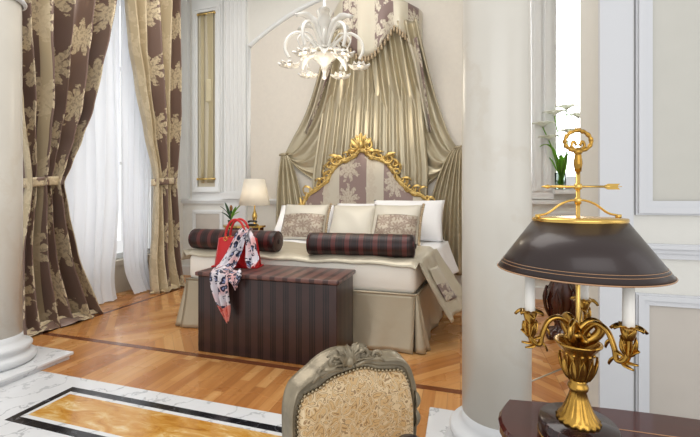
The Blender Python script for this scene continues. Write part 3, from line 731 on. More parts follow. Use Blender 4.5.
# back cloth with straight folds behind the headboard
def bk(u, v):
    z = lerp(3.55, .75, v); wd = lerp(.55, .80, min(1, v*1.4)); x = CX-.06*v*2+(u-.5)*2*wd; f = .028*sin(u*2*pi*11+.5*sin(v*3)+.4*sin(u*13))+.012*sin(u*2*pi*23)
    return wloc(x, FB-.055+f*(.5)-.04*(1-v)-.02, z)
MB().surf(bk, 160, 20, 2, 1).build('back_drape', 'satin', can, solid=.004)
def swag(s, tie, tops, name, nf=7, sag0=.15, sag1=.95, pin=.8):
    """folds that fall from the corona and gather at the tieback"""
    tie = V(tie)
    def fn(u, v):
        xt = lerp(tops[0], tops[1], u); yt = 4.64+.04*sin(u*4); P0 = V((xt, yt, 3.42))
        sag = lerp(sag0, sag1, u**1.05)
        p1 = V((lerp(xt, tie.x, .30*(1-u)), 4.68, lerp(3.42, tie.z, .5)-sag*.2)); p2 = V((lerp(tie.x, xt, .16+.80*u), 4.74, tie.z+.25-sag)); p3 = V((tie.x, tie.y, tie.z-.05*u+.02))
        q = bez((P0, p1, p2, p3), v)
        k_ = max(0, min(1, (3.42-q.z)/1.25)); k_ = k_*k_*(3-2*k_); q.y = lerp(4.66, 4.905, k_)
        env = min(1, (1-v)*4)
        g = sin(u*2*pi*nf+1.0*sin(v*2.2+u*3))+.3*sin(u*2*pi*nf*1.7+v*3)
        q.y -= (.042*g*(1-.45*k_)+.012*(1-k_))*env; q.z += .022*g*env*v
        return wloc(q.x, q.y, q.z)
    MB().surf(fn, int(nf*20), 50, 1, 1).build(name, 'satin', can, solid=.004)
swag(-1, (-2.43, 4.86, 1.84), (-1.66, -1.08), 'left_drape', 4.6, .05, 1.55)
swag(1, (-.01, 4.86, 1.85), (-.50, -1.10), 'right_drape', 5, .35, 1.75)
def tail(tie, x0, x1, z1, name, nf=5):
    tie = V(tie)
    def fn(u, v):
        z = lerp(tie.z+.02, z1, v); k = min(1, v**.6*1.05); x = lerp(tie.x+(u-.5)*.05, lerp(x0, x1, u), k); g = sin(u*2*pi*nf+.6*sin(v*4)); return wloc(x, tie.y+.02-.03*g*min(1, v*5)-.03, z)
    MB().surf(fn, nf*14, 30, .6, 1.5).build(name, 'satin', can, solid=.004)
tail((-2.43, 4.86, 1.84), -2.56, -2.02, .62, 'left_tail', 4); tail((-.01, 4.86, 1.85), -.56, .07, .25, 'right_tail', 5)
for x, z in ((-2.43, 1.84), (-.01, 1.85)):
    MB().tube([wloc(x+.055*cos(a), 4.85+.045*sin(a), z+.012*cos(a)) for a in [2*pi*k/16 for k in range(17)]], .014, 8).ball(wloc(x, 4.93, z), (.02, .02, .02)).build('tieback', 'satin', can)
# damask side panels falling from the corona
def sidep(pts, wd, name):
    def fn(u, v):
        i = v*(len(pts)-1); k = min(len(pts)-2, int(i)); p = V(pts[k]).lerp(V(pts[k+1]), i-k); w_ = wd*(1-.65*v)
        return wloc(p.x+(u-.5)*w_, p.y-.025*sin(u*9), p.z)
    MB().surf(fn, 16, 24, .28, 1.1).build(name, 'corona', can, solid=.006)
sidep([(-.57, 4.66, 3.2), (-.50, 4.70, 2.9), (-.44, 4.76, 2.5), (-.37, 4.80, 2.05)], .13, 'side_panel')
sidep([(-1.60, 4.64, 3.2), (-1.72, 4.70, 2.9), (-1.90, 4.80, 2.5), (-2.08, 4.84, 2.12)], .13, 'side_panel')

# ================================================================ TRUNK
TX0, TX1, TY0, TY1 = -1.985, -.828, 2.475, 2.89
t = thing('blanket_chest', 'large dark plum striped fabric chest at the foot of the bed', 'chest', ((TX0+TX1)/2, (TY0+TY1)/2, 0))
hx, hy = (TX1-TX0)/2, (TY1-TY0)/2
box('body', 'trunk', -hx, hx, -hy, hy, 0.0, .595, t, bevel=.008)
box('lid', 'trunk_lit', -hx-.015, hx+.02, -hy-.02, hy+.015, .597, .63, t, bevel=.010)
t = tx_ = None

# handbag
t = thing('handbag', 'open red leather handbag standing on the striped chest', 'handbag', (-1.80, 2.745, .632), R(8)); t.scale = (1.1, 1.1, 1.1)
def bag(sg):
    def fn(u, v):
        a = 2*u-1; z = .225*v; wd = lerp(.185, .15, v); d = lerp(.07, .035, v**1.2)*(1-.9*abs(a)**6)+.004
        return (a*wd, sg*d-.0*v, z+.012*sin(pi*u)*v*0-.01*abs(a)**4*v)
    return fn
b = MB(); b.surf(bag(-1), 20, 12).surf(bag(1), 20, 12); b.box(-.18, .18, -.065, .065, 0, .008); b.build('body', 'red', t, solid=.006)
for y in (-.04, .035):
    MB().tube(catmull([(-.075, y, .19), (-.078, y, .25), (-.05, y, .33), (0, y, .36), (.05, y, .33), (.078, y, .25), (.075, y, .19)], 5), .0095, 8).build('handle', 'red', t)
    for x in (-.076, .076): MB().tube([(x+.014*cos(a), y-.008, .215+.014*sin(a)) for a in [2*pi*k/12 for k in range(13)]], .003, 6).build('ring', 'satin_brass', t)
MB().tube([(.03, -.075, .19), (.06, -.085, .13), (.05, -.08, .06), (.08, -.08, .02)], [.02, .03, .035, .02], 8, flat=.3).build('flap', 'red', t)
# scarf draped over bag and chest
t = thing('scarf', 'leopard print silk scarf in white, navy and coral, trailing over the handbag and chest front', 'scarf', (-1.70, 2.6, .64))
def strip(path, widths, folds, seed):
    path = catmull(path, 6); n = len(path)
    wd = catmull([(w_, 0, 0) for w_ in widths], 6)
    def fn(u, v):
        i = v*(n-1); k = min(n-2, int(i)); p = path[k].lerp(path[k+1], i-k); w_ = wd[k].x+(wd[k+1].x-wd[k].x)*(i-k)
        a = (u-.5); return (p.x+1.70+a*w_, p.y-2.6+.02*sin(u*2*pi*folds+v*3+seed)*min(1, w_*8)-.010, p.z-.64+.012*sin(u*7+v*9)+.03*a*a)
    return fn
path = [(-1.71, 2.80, .93), (-1.70, 2.72, .945), (-1.71, 2.655, .88), (-1.735, 2.62, .78), (-1.76, 2.56, .69), (-1.765, 2.49, .655), (-1.745, 2.425, .63), (-1.735, 2.41, .54), (-1.715, 2.41, .45), (-1.69, 2.415, .37), (-1.665, 2.415, .28)]
MB().surf(strip(path, [.05, .09, .12, .15, .17, .19, .18, .17, .14, .10, .02], 2.6, 0), 36, 70, .34, .8, uvfn=lambda u, v: (u*.26, v)).build('cloth', 'scarf', t, solid=.003)
path = [(-1.69, 2.71, .93), (-1.63, 2.66, .86), (-1.60, 2.63, .78), (-1.575, 2.61, .71), (-1.56, 2.57, .665)]
MB().surf(strip(path, [.06, .09, .10, .12, .06], 2, 1), 20, 30, .2, .4, uvfn=lambda u, v: (u*.16+1, v*.4)).build('loose_fold', 'scarf', t, solid=.003)
path = [(-1.66, 2.50, .655), (-1.62, 2.44, .64), (-1.61, 2.42, .58), (-1.60, 2.42, .53)]
MB().surf(strip(path, [.12, .12, .08, .02], 1.5, 2), 16, 20, .2, .3, uvfn=lambda u, v: (u*.16+2, v*.3)).build('loose_fold', 'scarf', t, solid=.003)

# ================================================================ NIGHTSTAND and what stands on it
NX, NY, NZ = -2.83, 4.50, .845
t = thing('bedside_table', 'small half-round dark wood bedside table with brass rim, left of the bed', 'bedside table', (NX, NY, 0))
def half(z0, z1, r, ry):
    vs = [(r*cos(a), -ry*sin(a), z) for z in (z0, z1) for a in [pi*k/24 for k in range(25)]]; n = 25
    return MB().add(vs, [tuple(range(n)), tuple(range(2*n-1, n-1, -1))]+[(i, i+1, n+i+1, n+i) for i in range(n-1)]+[(n-1, 0, n, 2*n-1)])
half(.82, .845, .31, .26).build('table_top', 'satin_brass', t, smooth=False)
half(.66, .82, .28, .235).build('apron', 'darkwood', t, smooth=False)
MB().box(-.10, .10, -.25, -.226, .68, .80).build('drawer', 'darkwood', t, bevel=.004)
for x, y in ((-.25, -.05), (.25, -.05), (-.12, -.20), (.12, -.20)):
    MB().tube([(x, y, .67), (x*1.05, y*1.05, .4), (x, y, .12), (x*1.15, y*1.15, 0)], [.022, .016, .012, .016], 8).build('leg', 'darkwood', t)
    MB().box(x-.02, x+.02, y-.045, y-.02, .6, .82).build('brass_mount', 'satin_brass', t, bevel=.003)
half(.18, .2, .22, .19).build('shelf', 'darkwood', t, smooth=False)
t = thing('table_lamp', 'lit bedside lamp with cream pleated shade and glass stem on the small round table', 'lamp', (-2.64, 4.42, NZ))
MB().lathe([(0, 0), (.055, 0), (.05, .015), (.018, .03), (.016, .05), (.03, .09), (.036, .13), (.02, .18), (.010, .22), (.010, .32), (0, .32)], seg=24, cap=False).build('base', 'satin_brass', t)
MB().lathe([(.205, .27), (.13, .62)], seg=64, rfun=lambda a, z: 1+.012*cos(a*32), cap=False).build('shade', 'lampshade', t, solid=.003)
MB().ball((0, 0, .42), .032).build('bulb', 'bulb', t)
pl = bpy.data.lights.new('bedside_bulb', 'POINT'); pl.energy = 1.2; pl.color = (1, .93, .84); pl.shadow_soft_size = .04
o = bpy.data.objects.new('bedside_bulb', pl); COL.objects.link(o); o.location = (0, 0, .36); o.parent = t
t = thing('potted_plant', 'small plant with dark green strap leaves and a brown bud on the bedside table', 'plant', (-2.99, 4.40, NZ))
MB().lathe([(0, 0), (.035, 0), (.045, .07), (.038, .07), (0, .06)], seg=20, cap=False).build('pot', 'darkleaf', t)
for i, (dx, dz) in enumerate(((-.15, .2), (.2, .24), (-.08, .26), (.1, .2), (-.13, .12), (.15, .13), (.0, .2))):
    MB().leaf((0, 0, .06), (dx*.4, -.02*(i % 3), .06+dz*.7), (dx, -.03, .05+dz), .035, .2, 7).build('leaf', 'leaf' if i % 2 else 'darkleaf', t, solid=.002)
b = MB(); b.tube([(0, 0, .06), (0, 0, .2)], .006, 6); b.ball((0, 0, .23), (.022, .022, .045), 8, 6); b.build('bud', 'bract', t)
t = thing('telephone', 'small black telephone at the right edge of the bedside table', 'telephone', (-2.60, 4.30, NZ))
MB().box(-.05, .05, -.03, .03, 0, .03).build('base', 'black', t, bevel=.008)
MB().tube([(-.06, 0, .055), (-.04, 0, .065), (.04, 0, .065), (.06, 0, .055)], [.018, .012, .012, .018], 8).build('handset', 'black', t)

# ================================================================ CHANDELIER
t = thing('chandelier', 'white blown glass chandelier with flowers and curled leaves in front of the canopy', 'chandelier', (-1.34, 3.6, 2.43))
b = MB().lathe([(0, 0), (.018, .01), (.022, .03), (.012, .055), (.02, .075), (.024, .09), (.012, .11), (.03, .14), (.075, .19), (.12, .22), (.13, .25), (.09, .285), (.05, .30), (.035, .35), (.045, .42), (.05, .47), (.03, .53), (.018, .56), (.04, .60), (.075, .66), (.08, .70), (.05, .725), (.02, .74), (.012, .9), (.012, 2.3), (.06, 2.32), (0, 2.32)], seg=24, rfun=lambda a, z: 1+.06*cos(a*10), cap=False)
b.build('stem', 'murano', t)
MB().lathe([(.05, .235), (.135, .25), (.05, .262)], seg=20, cap=False).build('gilt_ring', 'gold', t)
def flower(b, c, r, up=1, n=7):
    c = V(c)
    for k in range(n):
        a = 2*pi*k/n; d = V((cos(a), sin(a), 0)); b.leaf(c, c+d*r*.5+V((0, 0, up*r*.8)), c+d*r*1.1+V((0, 0, up*r*.35)), r*.85, .2, 5)
NA = 6
for i in range(NA):
    a = 2*pi*i/NA+.35; d = V((cos(a), sin(a), 0)); e = V((-sin(a), cos(a), 0))
    arm = catmull([d*.05+V((0, 0, .27)), d*.14+V((0, 0, .40)), d*.26+V((0, 0, .48)), d*.37+V((0, 0, .42)), d*.40+V((0, 0, .31)), d*.36+V((0, 0, .22))], 5)
    ao = MB().tube(arm, [.017]*len(arm), 8).build('arm', 'murano', t)
    fb = MB(); flower(fb, d*.36+V((0, 0, .20)), .10, -1, 7); fb.build('flower_cup', 'murano', ao, solid=.004)
    MB().ball(d*.36+V((0, 0, .165)), (.016, .016, .026), 8, 6).build('bulb', 'bulb', ao)
    a2 = a+pi/NA; d2 = V((cos(a2), sin(a2), 0))
    MB().leaf(d2*.04+V((0, 0, .34)), d2*.12+V((0, 0, .66)), d2*.32+V((0, 0, .56)), .12, .25, 10, lobes=3).build('upper_leaf', 'murano', t, solid=.006)
    MB().leaf(d2*.05+V((0, 0, .26)), d2*.2+V((0, 0, .30)), d2*.26+V((0, 0, .14)), .11, .25, 8).build('lower_leaf', 'murano', t, solid=.006)
    fb = MB(); flower(fb, d2*.115+V((0, -.0, .22)), .085, 1, 6); fb.build('small_flower', 'murano', t, solid=.004)
    tb = MB().tube(catmull([d2*.06+V((0, 0, .3)), d2*.18+V((0, 0, .44)), d2*.3+V((0, 0, .36)), d2*.26+V((0, 0, .26))], 4), .007, 6); tb.build('tendril', 'murano', t)
cl = bpy.data.lights.new('chandelier_light', 'POINT'); cl.energy = 12; cl.color = (1, .88, .7); cl.shadow_soft_size = .25
o = bpy.data.objects.new('chandelier_light', cl); COL.objects.link(o); o.location = (0, 0, -.08); o.parent = t

# ================================================================ WINDOW VASE
t = thing('glass_vase', 'small clear glass vase on the sill of the right window', 'vase', (1.135, FB-.045, WZ0))
MB().lathe([(0, 0), (.055, 0), (.06, .2), (.056, .2), (.051, .01), (0, .01)], seg=28, cap=False).build('body', 'vaseglass', t)
MB().lathe([(0, .012), (.048, .012), (.052, .1), (0, .1)], seg=20, cap=False).build('water', 'vaseglass', t)
stems = [((-.20, -.06, .72), .22), ((-.08, -.08, .84), .22), ((.05, -.06, .90), .22), ((.17, -.06, .80), .22), ((.06, -.10, .62), .2), ((-.14, -.08, .56), .2)]
for i, (tp, fs) in enumerate(stems):
    lab = ['white flower with thin stem leaning furthest left above the sill vase', 'white flower leaning left, high above the sill vase', 'tallest white flower standing upright in the sill vase', 'white flower at the right of the sill vase bouquet, leaning toward the tan wall edge', 'low white flower in the middle of the sill vase bouquet', 'lowest white flower drooping left of the sill vase'][i]
    f = thing('cut_flower', lab, 'flower', (1.135, FB-.045, WZ0+.015), 0, 'white flowers in the sill vase'); tp = V(tp)
    MB().tube(catmull([(.02*cos(i*2), .02*sin(i*2), 0), (tp.x*.2, tp.y*.3-.01, .24), (tp.x*.6, tp.y-.02, tp.z*.7), tp], 5), .006, 6).build('stem', 'leaf', f)
    b = MB()
    for k in range(6):
        a = 2*pi*k/6; d = V((cos(a), sin(a)*.6, .5)); b.leaf(tp, tp+d*fs*.3+V((0, 0, .03)), tp+d*fs*.55+V((0, 0, -.02)), .075, .2, 5)
    b.build('petals', 'petal', f, solid=.002)
    MB().leaf((.02*cos(i), .0, .05), (tp.x*.1+.02*(i-2.5), -.03, .28), (tp.x*.2+.05*(i-2.5)*.7, -.04, .36+.03*(i % 3)), .06, .15, 6).build('leaf', 'leaf', f, solid=.002)
f = [o for o in COL.objects if o.name == 'cut_flower'][0]
MB().leaf((0, 0, .2), (-.10, -.08, .60), (-.24, -.12, .48), .05, .15, 10).build('leaf', 'leaf', f, solid=.002)

# ================================================================ CARVED PEDESTAL behind the lamp
t = thing('carved_pedestal', 'dark carved mahogany pedestal standing on the parquet behind the brass lamp', 'pedestal', (.85, 3.62, 0))
tw = lambda a, z: 1+.16*cos(a*5+z*14)+.05*cos(a*10)
MB().lathe([(0, 0), (.13, 0), (.14, .03), (.11, .06), (.06, .08), (.055, .12), (.085, .2), (.105, .32), (.10, .42), (.07, .5), (.055, .54), (.085, .58), (.09, .64), (.06, .70), (.05, .76), (.08, .82), (0, .82)], seg=60, rfun=tw, cap=False).build('carved_shaft', 'darkwood', t)
MB().lathe([(0, .82), (.14, .82), (.155, .835), (.155, .85), (.15, .86), (0, .86)], seg=40, cap=False).build('top', 'darkwood', t)
for i in range(6):
    a = i*pi/3; d = V((cos(a), sin(a), 0)); b = MB(); b.leaf(d*.09+V((0, 0, .18)), d*.15+V((0, 0, .3)), d*.11+V((0, 0, .44)), .07, .25, 8, lobes=2); b.build('carved_leaf', 'darkwood', t, solid=.008)

# ================================================================ ARMCHAIR in the foreground
ch = thing('carved_armchair', 'low antique chair with silvered carved frame and gold damask back in the foreground', 'chair', (-.363, 1.279, 0))
sx = V((.653, .757, 0)); nx = V((.757, -.653, 0))
def cl_(s, d, z): return sx*s+nx*d+V((0, 0, z))
outer = [(-.262, .16), (-.266, .30), (-.274, .444), (-.272, .527), (-.252, .585), (-.212, .615), (-.150, .637), (-.109, .660), (-.06, .675), (-.013, .677), (.05, .662), (.116, .631), (.17, .617), (.225, .604), (.268, .565), (.289, .501), (.302, .429), (.300, .29), (.29, .16)]
innr = [(-.205, .20), (-.207, .30), (-.210, .422), (-.210, .50), (-.190, .552), (-.160, .562), (-.120, .570), (-.085, .585), (-.05, .593), (-.013, .595), (.04, .597), (.085, .590), (.13, .568), (.185, .552), (.228, .539), (.252, .50), (.266, .43), (.268, .30), (.262, .20)]
fz = lambda a, z: z-.031*(1-(a/.3)**2)*min(1, z/.5)
oc = catmull([(a+.024*(a < -.2), 0, fz(a, z)) for a, z in outer], 6); ic = catmull([(a, 0, fz(a, z)) for a, z in innr], 6); n = len(oc)
def dep(s): return -.05*(1-(s/.3)**2)
def fr_(u, v):
    i = min(n-1, int(round(u*(n-1)))); p = oc[i].lerp(ic[i], v); h = [-.045, -.036, -.006, .014, .017, .006, .015, .003, -.002, .008, -.012][min(10, int(round(v*10)))]
    return cl_(p.x, dep(p.x)+h, p.z)
b = MB(); b.surf(fr_, n-1, 10)
b.surf(lambda u, v: (lambda i: cl_(oc[i].lerp(ic[i], v).x, dep(oc[i].x)-.045, oc[i].lerp(ic[i], v).z))(min(n-1, int(round(u*(n-1))))), n-1, 1)
b.build('back_frame', 'chairwood', ch)
def up_(sg):
    def f(u, v):
        i = min(n-1, int(round(u*(n-1)))); p = ic[i]; q = V((p.x, 0, .2)).lerp(p, v); a = 2*u-1; k = (1-abs(2*v-1)**5)*(1-abs(a)**5)
        return cl_(q.x, dep(q.x)+sg*.004+(.035*k if sg > 0 else -.03-.02*k), q.z)
    return f
b = MB(); b.surf(up_(1), n-1, 20, uvfn=lambda u, v: ((up_(1)(u, v)).dot(sx), up_(1)(u, v).z)); b.surf(up_(-1), n-1, 8, .5, .4); b.build('upholstered_back', 'chairfab', ch)
# nails along the inner edge
L_ = 0; last = None; nails = []
for i in range(n*8):
    k = i/8; j = min(n-2, int(k)); p = ic[j].lerp(ic[j+1], k-j)
    if last is None or (p-last).length > .0158: nails.append(p.copy()); last = p.copy()
npro = None
for p in nails:
    if p.z < .25: continue
    loc = cl_(p.x, dep(p.x)+.008, p.z)
    if npro is None:
        npro = MB().ball((0, 0, 0), .0074, 8, 6).build('nail', 'nail', ch); npro.location = loc
    else:
        c = npro.copy(); COL.objects.link(c); c.parent = ch; c.location = loc
# carved crest: cartouche, leaves, scrolls
b = MB()
def lc(s, d, z): return cl_(s, dep(s)+d, z-.029)
def cleaf(a, m_, e_, w_): b.leaf(lc(*a), lc(*m_), lc(*e_), w_, .25, 8, lobes=2)
def cscr(s, z, r, turns, a0, sg, th):
    b.tube([lc(s+r*(1-.85*t)*cos(a0+sg*turns*2*pi*t), .016, z+r*(1-.85*t)*sin(a0+sg*turns*2*pi*t)) for t in [k/16 for k in range(17)]], [th*(1-.04*k) for k in range(17)], 8)
for sg in (-1, 1):
    o_ = .0
    cleaf((o_+sg*.01, .0, .64), (o_+sg*.04, .03, .69), (o_+sg*.085, .0, .665), .03)
    cleaf((o_+sg*.01, .0, .645), (o_+sg*.02, .03, .69), (o_+sg*.05, .0, .685), .025)
    cleaf((o_+sg*.02, .0, .63), (o_+sg*.07, .03, .655), (o_+sg*.13, .0, .625), .032)
    cscr(o_+sg*.065, .648, .020, 1.1, pi/2, -sg, .006); cscr(o_+sg*.115, .632, .022, 1.1, 0, sg, .006)
    b.tube([lc(o_+sg*x, .014, z) for x, z in ((.03, .615), (.08, .625), (.13, .622), (.155, .605))], [.006, .008, .007, .003], 8)
for k in range(-2, 3): cleaf((k*.006, .005, .615), (k*.018, .035, .66), (k*.022, .0, .692-.004*abs(k)), .016)
b.ball(lc(0, .018, .635), (.014, .012, .018)); b.build('crest_carving', 'chairwood', ch, solid=.004)
for ti, (s, z) in enumerate(((.284, .43), (.284, .36), (-.24, .36))):
    b = MB(); q = lambda ds, d, dz: lc(s+ds*.7, d, z+dz)
    b.leaf(q(0, .01, -.03), q(.012, .03, .0), q(0, .01, .035), .03, .25, 6); b.build('side_carving', 'chairwood', ch, solid=.004)
# seat and legs
b = MB()
def seatf(sg):
    def f(u, v):
        a = 2*u-1; c = v; w_ = lerp(.24, .29, v); return cl_(a*w_*(1-.1*(v > .9)), .0+c*.44, .262+(sg*.035*((1-abs(a)**4)*(1-abs(2*c-1)**4))**.5 if sg > 0 else -.03))
    return f
b.surf(seatf(1), 20, 16, .5, .45).surf(seatf(-1), 20, 16, .5, .45); b.build('seat', 'chairfab', ch)
b = MB()
for a, c in (((-.25, .0), (-.29, .44)), ((-.29, .44), (.29, .44)), ((.29, .44), (.25, .0)), ((.25, 0), (-.25, 0))): b.tube([cl_(a[0], a[1], .215), cl_(c[0], c[1], .215)], .024, 8)
b.build('seat_rail', 'chairwood', ch)
for s, d in ((-.25, -.01), (.25, -.01), (-.27, .42), (.27, .42)):
    MB().tube([cl_(s, d, .22), cl_(s*1.05, d+.02*(1 if d > .1 else -1), .15), cl_(s, d, .06), cl_(s*1.05, d+.02*(1 if d > .1 else -1), .0)], [.028, .024, .016, .02], 10).build('leg', 'chairwood', ch)
# dark rounded thing on the seat, only its top shows
t = thing('round_cushion', 'small dark navy leather cushion, its rounded top showing before the gold chair back', 'cushion', (-.145, 1.13, .30)); t.scale = (.95, .95, 1.3)
MB().lathe([(0, 0), (.05, .0), (.062, .03), (.064, .07), (.058, .105), (.04, .128), (.0, .136)], seg=28, cap=False).build('cover', 'leather', t)
MB().tube([(.0645*cos(a), .0645*sin(a), .06) for a in [2*pi*k/24 for k in range(25)]], .004, 6).build('piping', 'leather', t)

# ================================================================ DESK
t = thing('writing_desk', 'glossy mahogany desk with serpentine edge under the brass lamp', 'desk', (.62, .68, 0))
def dpts():
    p = []
    for k in range(21): # left wavy edge, from the front to the back
        v = k/20; y = lerp(.42, .905, v); p.append((.088+.022*sin(v*2*pi*1.6+2.6)+.012*v, y))
    for k in range(1, 21):
        v = k/20; x = lerp(.112, 1.16, v); p.append((x, .905+.03*sin(v*pi)+.006*sin(v*9)))
    for k in range(1, 11): v = k/10; p.append((1.16+.02*sin(v*6), lerp(.905, .42, v)))
    for k in range(1, 20): v = k/20; p.append((lerp(1.16, .09, v), .42-.0*sin(v*pi)))
    return [(x-.62, y-.68) for x, y in p]
dp = dpts(); n = len(dp); lv = [(.722, .985), (.728, 1.0), (.742, 1.0), (.75, .99)]
vs = [(x*k, y*k, z) for z, k in lv for x, y in dp]
MB().add(vs, [tuple(range(n-1, -1, -1)), tuple(3*n+i for i in range(n))]+[(j*n+i, j*n+(i+1) % n, (j+1)*n+(i+1) % n, (j+1)*n+i) for j in range(3) for i in range(n)]).build('desk_top', 'mahogany', t, smooth=False)
b = MB(); b.tube(catmull([(-.36, .165, .7502), (-.1, .17, .7502), (.2, .165, .7502), (.48, .15, .7502)], 4), .0012, 4); b.build('stringing', 'inlay', t)
MB().box(-.46, .48, -.20, .17, .60, .722).build('apron', 'mahogany', t, bevel=.01)
for x in (-.20, .22): 
    d = MB().box(x-.17, x+.17, -.215, -.195, .62, .705).build('drawer', 'mahogany', t, bevel=.004); MB().ball((x, -.225, .66), .011).build('knob', 'brass', d)
for x in (-.44, .46):
    for y in (-.18, .15): MB().tube(catmull([(x, y, .61), (x*1.06, y*1.1, .5), (x*.97, y*.95, .2), (x*1.05, y*1.05, 0)], 5), [.034]*5+[.026]*5+[.018]*6, 10).build('leg', 'mahogany', t)

# ================================================================ BOUILLOTTE LAMP
LX_, LY_ = .210, .782
lp = thing('bouillotte_lamp', 'tall brass three-candle lamp with dark metal shade, arrow and ring finial on the desk', 'lamp', (LX_, LY_, .7505))
MB().lathe([(0, 0), (.064, 0), (.066, .004), (.066, .033), (.063, .038), (0, .038)], seg=64, cap=False).build('marble_base', 'portor', lp)
MB().lathe([(.0665, .006), (.068, .008), (.0665, .010)], seg=64, cap=False).build('brass_band', 'satin_brass', lp)
flu = lambda a, z: 1+(.05*cos(a*14) if z < .1 else 0)
foot = [(0, .038), (.035, .038), (.036, .043), (.032, .048), (.026, .056), (.021, .068), (.016, .082), (.0135, .094), (.0165, .098), (.0175, .102), (.0165, .106), (.0135, .109), (.0145, .112), (.013, .115)]
MB().lathe(foot, seg=84, rfun=lambda a, z: 1+(.07*abs(sin(a*9))-.03 if .045 < z < .092 else (.05*cos(a*18) if z <= .045 else 0)), cap=False).build('foot', 'brass', lp)
urn = [(.012, .115), (.017, .12), (.019, .13), (.0225, .148), (.0245, .16), (.027, .168), (.034, .177), (.0385, .182), (.0395, .185), (.037, .187), (.03, .182), (.02, .174), (0, .172)]
MB().lathe(urn, seg=72, rfun=lambda a, z: 1+(.05*cos(a*12) if z < .16 else .012*cos(a*24)), cap=False).build('urn', 'brass', lp)
b = MB(); rr = random.Random(3)
for k in range(12):
    a = 2*pi*k/12; d = V((cos(a), sin(a), 0)); b.leaf(d*.017+V((0, 0, .118)), d*.029+V((0, 0, .135)), d*.030+V((0, 0, .160)), .012, .2, 5); b.ball(d*.0255+V((0, 0, .165)), .0028, 6, 4)
b.build('leaf_band', 'brass', lp, solid=.0015)
b = MB()
for k in range(3):   # crossed scroll loops over the bowl
    a = R(16.5+100+120*k); d = V((cos(a), sin(a), 0)); e = V((-sin(a), cos(a), 0))
    b.tube(catmull([d*.004+V((0, 0, .18)), d*.026+V((0, 0, .195)), d*.036+V((0, 0, .212)), d*.022+V((0, 0, .224)), V((0, 0, .205)), -d*.018+V((0, 0, .186))], 5), .0055, 8, flat=1.6)
    b.ball(d*.012+V((0, 0, .2)), (.010, .010, .008), 8, 6)
b.build('scroll_cluster', 'brass', lp)
ZB = .234
for wang in (175+16.5, -66+16.5, 53+16.5):
    a = R(wang); d = V((cos(a), sin(a), 0)); e = V((-sin(a), cos(a), 0)); rad_ = .086 if wang > 100 or wang < 0 else .112
    Ra = rad_
    p = catmull([d*.006+V((0, 0, .176)), d*.012+V((0, 0, .205)), d*.032+V((0, 0, .228)), d*.052+V((0, 0, .222)), d*.064+V((0, 0, .196)), d*(Ra-.018)+V((0, 0, .178)), d*(Ra-.004)+V((0, 0, .184)), d*Ra+V((0, 0, .205)), d*Ra+V((0, 0, ZB-.006))], 6)
    q = [.0062*(1-.25*sin(pi*i/len(p))) for i in range(len(p))]
    ar = MB().tube(p, q, 10).build('arm', 'brass', lp)
    b = MB()
    for f_, sg in ((.45, 1), (.52, -1), (.6, 1), (.68, -1), (.76, 1), (.84, 1), (.9, -1), (.72, 1)):
        i = int(f_*(len(p)-2)); c = p[i]; dr = (p[i+1]-p[i]).normalized(); nn = e.cross(dr)
        b.leaf(c, c+nn*sg*.008+dr*.006, c+nn*sg*.015+dr*.014, .011, .25, 5, side=e, lobes=1)
    c = d*Ra
    for k in range(4): a3 = k*pi/2+.4; dd = V((cos(a3), sin(a3), 0)); b.leaf(c+V((0, 0, .19)), c+dd*.014+V((0, 0, .2)), c+dd*.012+V((0, 0, .222)), .010, .2, 5)
    b.build('acanthus', 'brass', ar, solid=.0015)
    MB().lathe([(.004, ZB-.02), (.009, ZB-.012), (.0115, ZB-.002), (.0115, ZB+.004), (.009, ZB+.006), (0, ZB+.006)], (c.x, c.y, 0), 20, cap=False).build('socket', 'brass', ar)
    b = MB()
    for k in range(7):
        a3 = 2*pi*k/7+wang; dd = V((cos(a3), sin(a3), 0)); b.leaf(c+dd*.004+V((0, 0, ZB)), c+dd*.014+V((0, 0, ZB+.009)), c+dd*.024+V((0, 0, ZB-.004+.006*(k % 2))), .015, .25, 6)
    b.build('drip_pan', 'brass', ar, solid=.0018)
    MB().lathe([(.0088, ZB+.004), (.0084, .335), (0, .335)], (c.x, c.y, 0), 24, cap=False).build('candle', 'candle', ar)
MB().lathe([(.0038, .18), (.0038, .545), (0, .545)], seg=16, cap=False).build('rod', 'satin_brass', lp)
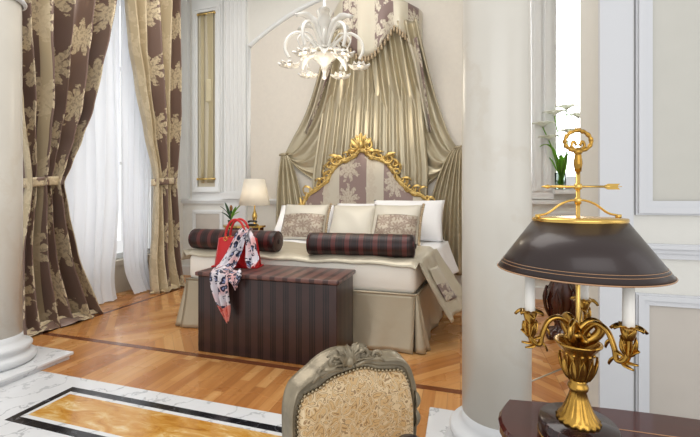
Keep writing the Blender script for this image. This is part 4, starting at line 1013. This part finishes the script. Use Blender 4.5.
# shade: truncated cone with gilt lines and brass top
zb_, zt_ = .319, .411
def shp(f): return lerp(.138, .0735, f), lerp(zb_, zt_, f)
MB().lathe([shp(0), shp(1)], seg=96, cap=False).build('shade', 'shade', lp, solid=.0012)
lin_ = MB()
for f_ in (.0, .11, .16, .985): 
    r, z = shp(f_); lin_.tube([((r+.0008)*cos(a), (r+.0008)*sin(a), z) for a in [2*pi*k/96 for k in range(97)]], .00055 if f_ else .0013, 5)
lin_.build('gilt_lines', 'inlay', lp)
MB().lathe([(.076, .408), (.0775, .411), (.076, .415), (.04, .4165), (.004, .417)], seg=72, cap=False).build('shade_top', 'satin_brass', lp)
b = MB(); cr = V((cos(R(16.5)), sin(R(16.5)), 0)); fo = V((-cr.y, cr.x, 0))
for s in (-1, 1): b.tube(catmull([cr*s*.074+V((0, 0, .419)), cr*s*.055+V((0, 0, .424)), cr*s*.032+V((0, 0, .440)), cr*s*.012+V((0, 0, .447)), V((0, 0, .446))], 6), .0022, 8); b.box(cr.x*s*.075-.004, cr.x*s*.075+.004, cr.y*s*.075-.004, cr.y*s*.075+.004, .414, .421)
b.lathe([(.0055, .440), (.006, .447), (.0055, .452)], seg=16); b.build('shade_spider', 'satin_brass', lp)
b = MB(); za = .4725
b.tube([cr*-.050+V((0, 0, za)), cr*.052+V((0, 0, za))], .0024, 8); b.tube([cr*-.069+V((0, 0, za)), cr*-.056+V((0, 0, za)), cr*-.050+V((0, 0, za))], [.0003, .0042, .002], 10); b.lathe([(0, za-.0075), (.006, za-.005), (.0078, za), (.006, za+.005), (0, za+.0075)], seg=20, cap=False)
b.build('arrow', 'satin_brass', lp)
b = MB()
for rot in (0, pi/2):
    up = V((0, 0, 1))*cos(rot)+fo*sin(rot)
    for s in (-1, 1):
        q = [cr*.044+V((0, 0, za)), cr*.056+V((0, 0, za))+up*s*.0055, cr*.078+V((0, 0, za))+up*s*.0055, cr*.073+V((0, 0, za))]
        b.add(q, [(0, 1, 2, 3)])
b.build('arrow_feathers', 'satin_brass', lp, smooth=False, solid=.0012)
b = MB(); zc = .5755-.018; rw, rh = .0245, .0188
b.tube([cr*rw*cos(a)*(1-.08*sin(a))+V((0, 0, zc+rh*sin(a))) for a in [2*pi*k/48 for k in range(49)]], [.0036*(1+.18*sin(k*1.6)) for k in range(49)], 10)
for s in (-1, 1):
    b.tube(catmull([cr*s*.003+V((0, 0, zc-.018)), cr*s*.012+V((0, 0, zc-.010)), cr*s*.008+V((0, 0, zc-.001)), cr*s*.003+V((0, 0, zc-.009))], 5), .0026, 8)
b.ball(V((0, 0, zc-.0205)), (.008, .006, .006)); b.lathe([(.0055, .5), (.0075, .515), (.006, .53), (.004, .535)], seg=16); b.ball(V((0, 0, zc+rh+.002)), (.006, .004, .0035)); b.build('ring_finial', 'brass', lp)
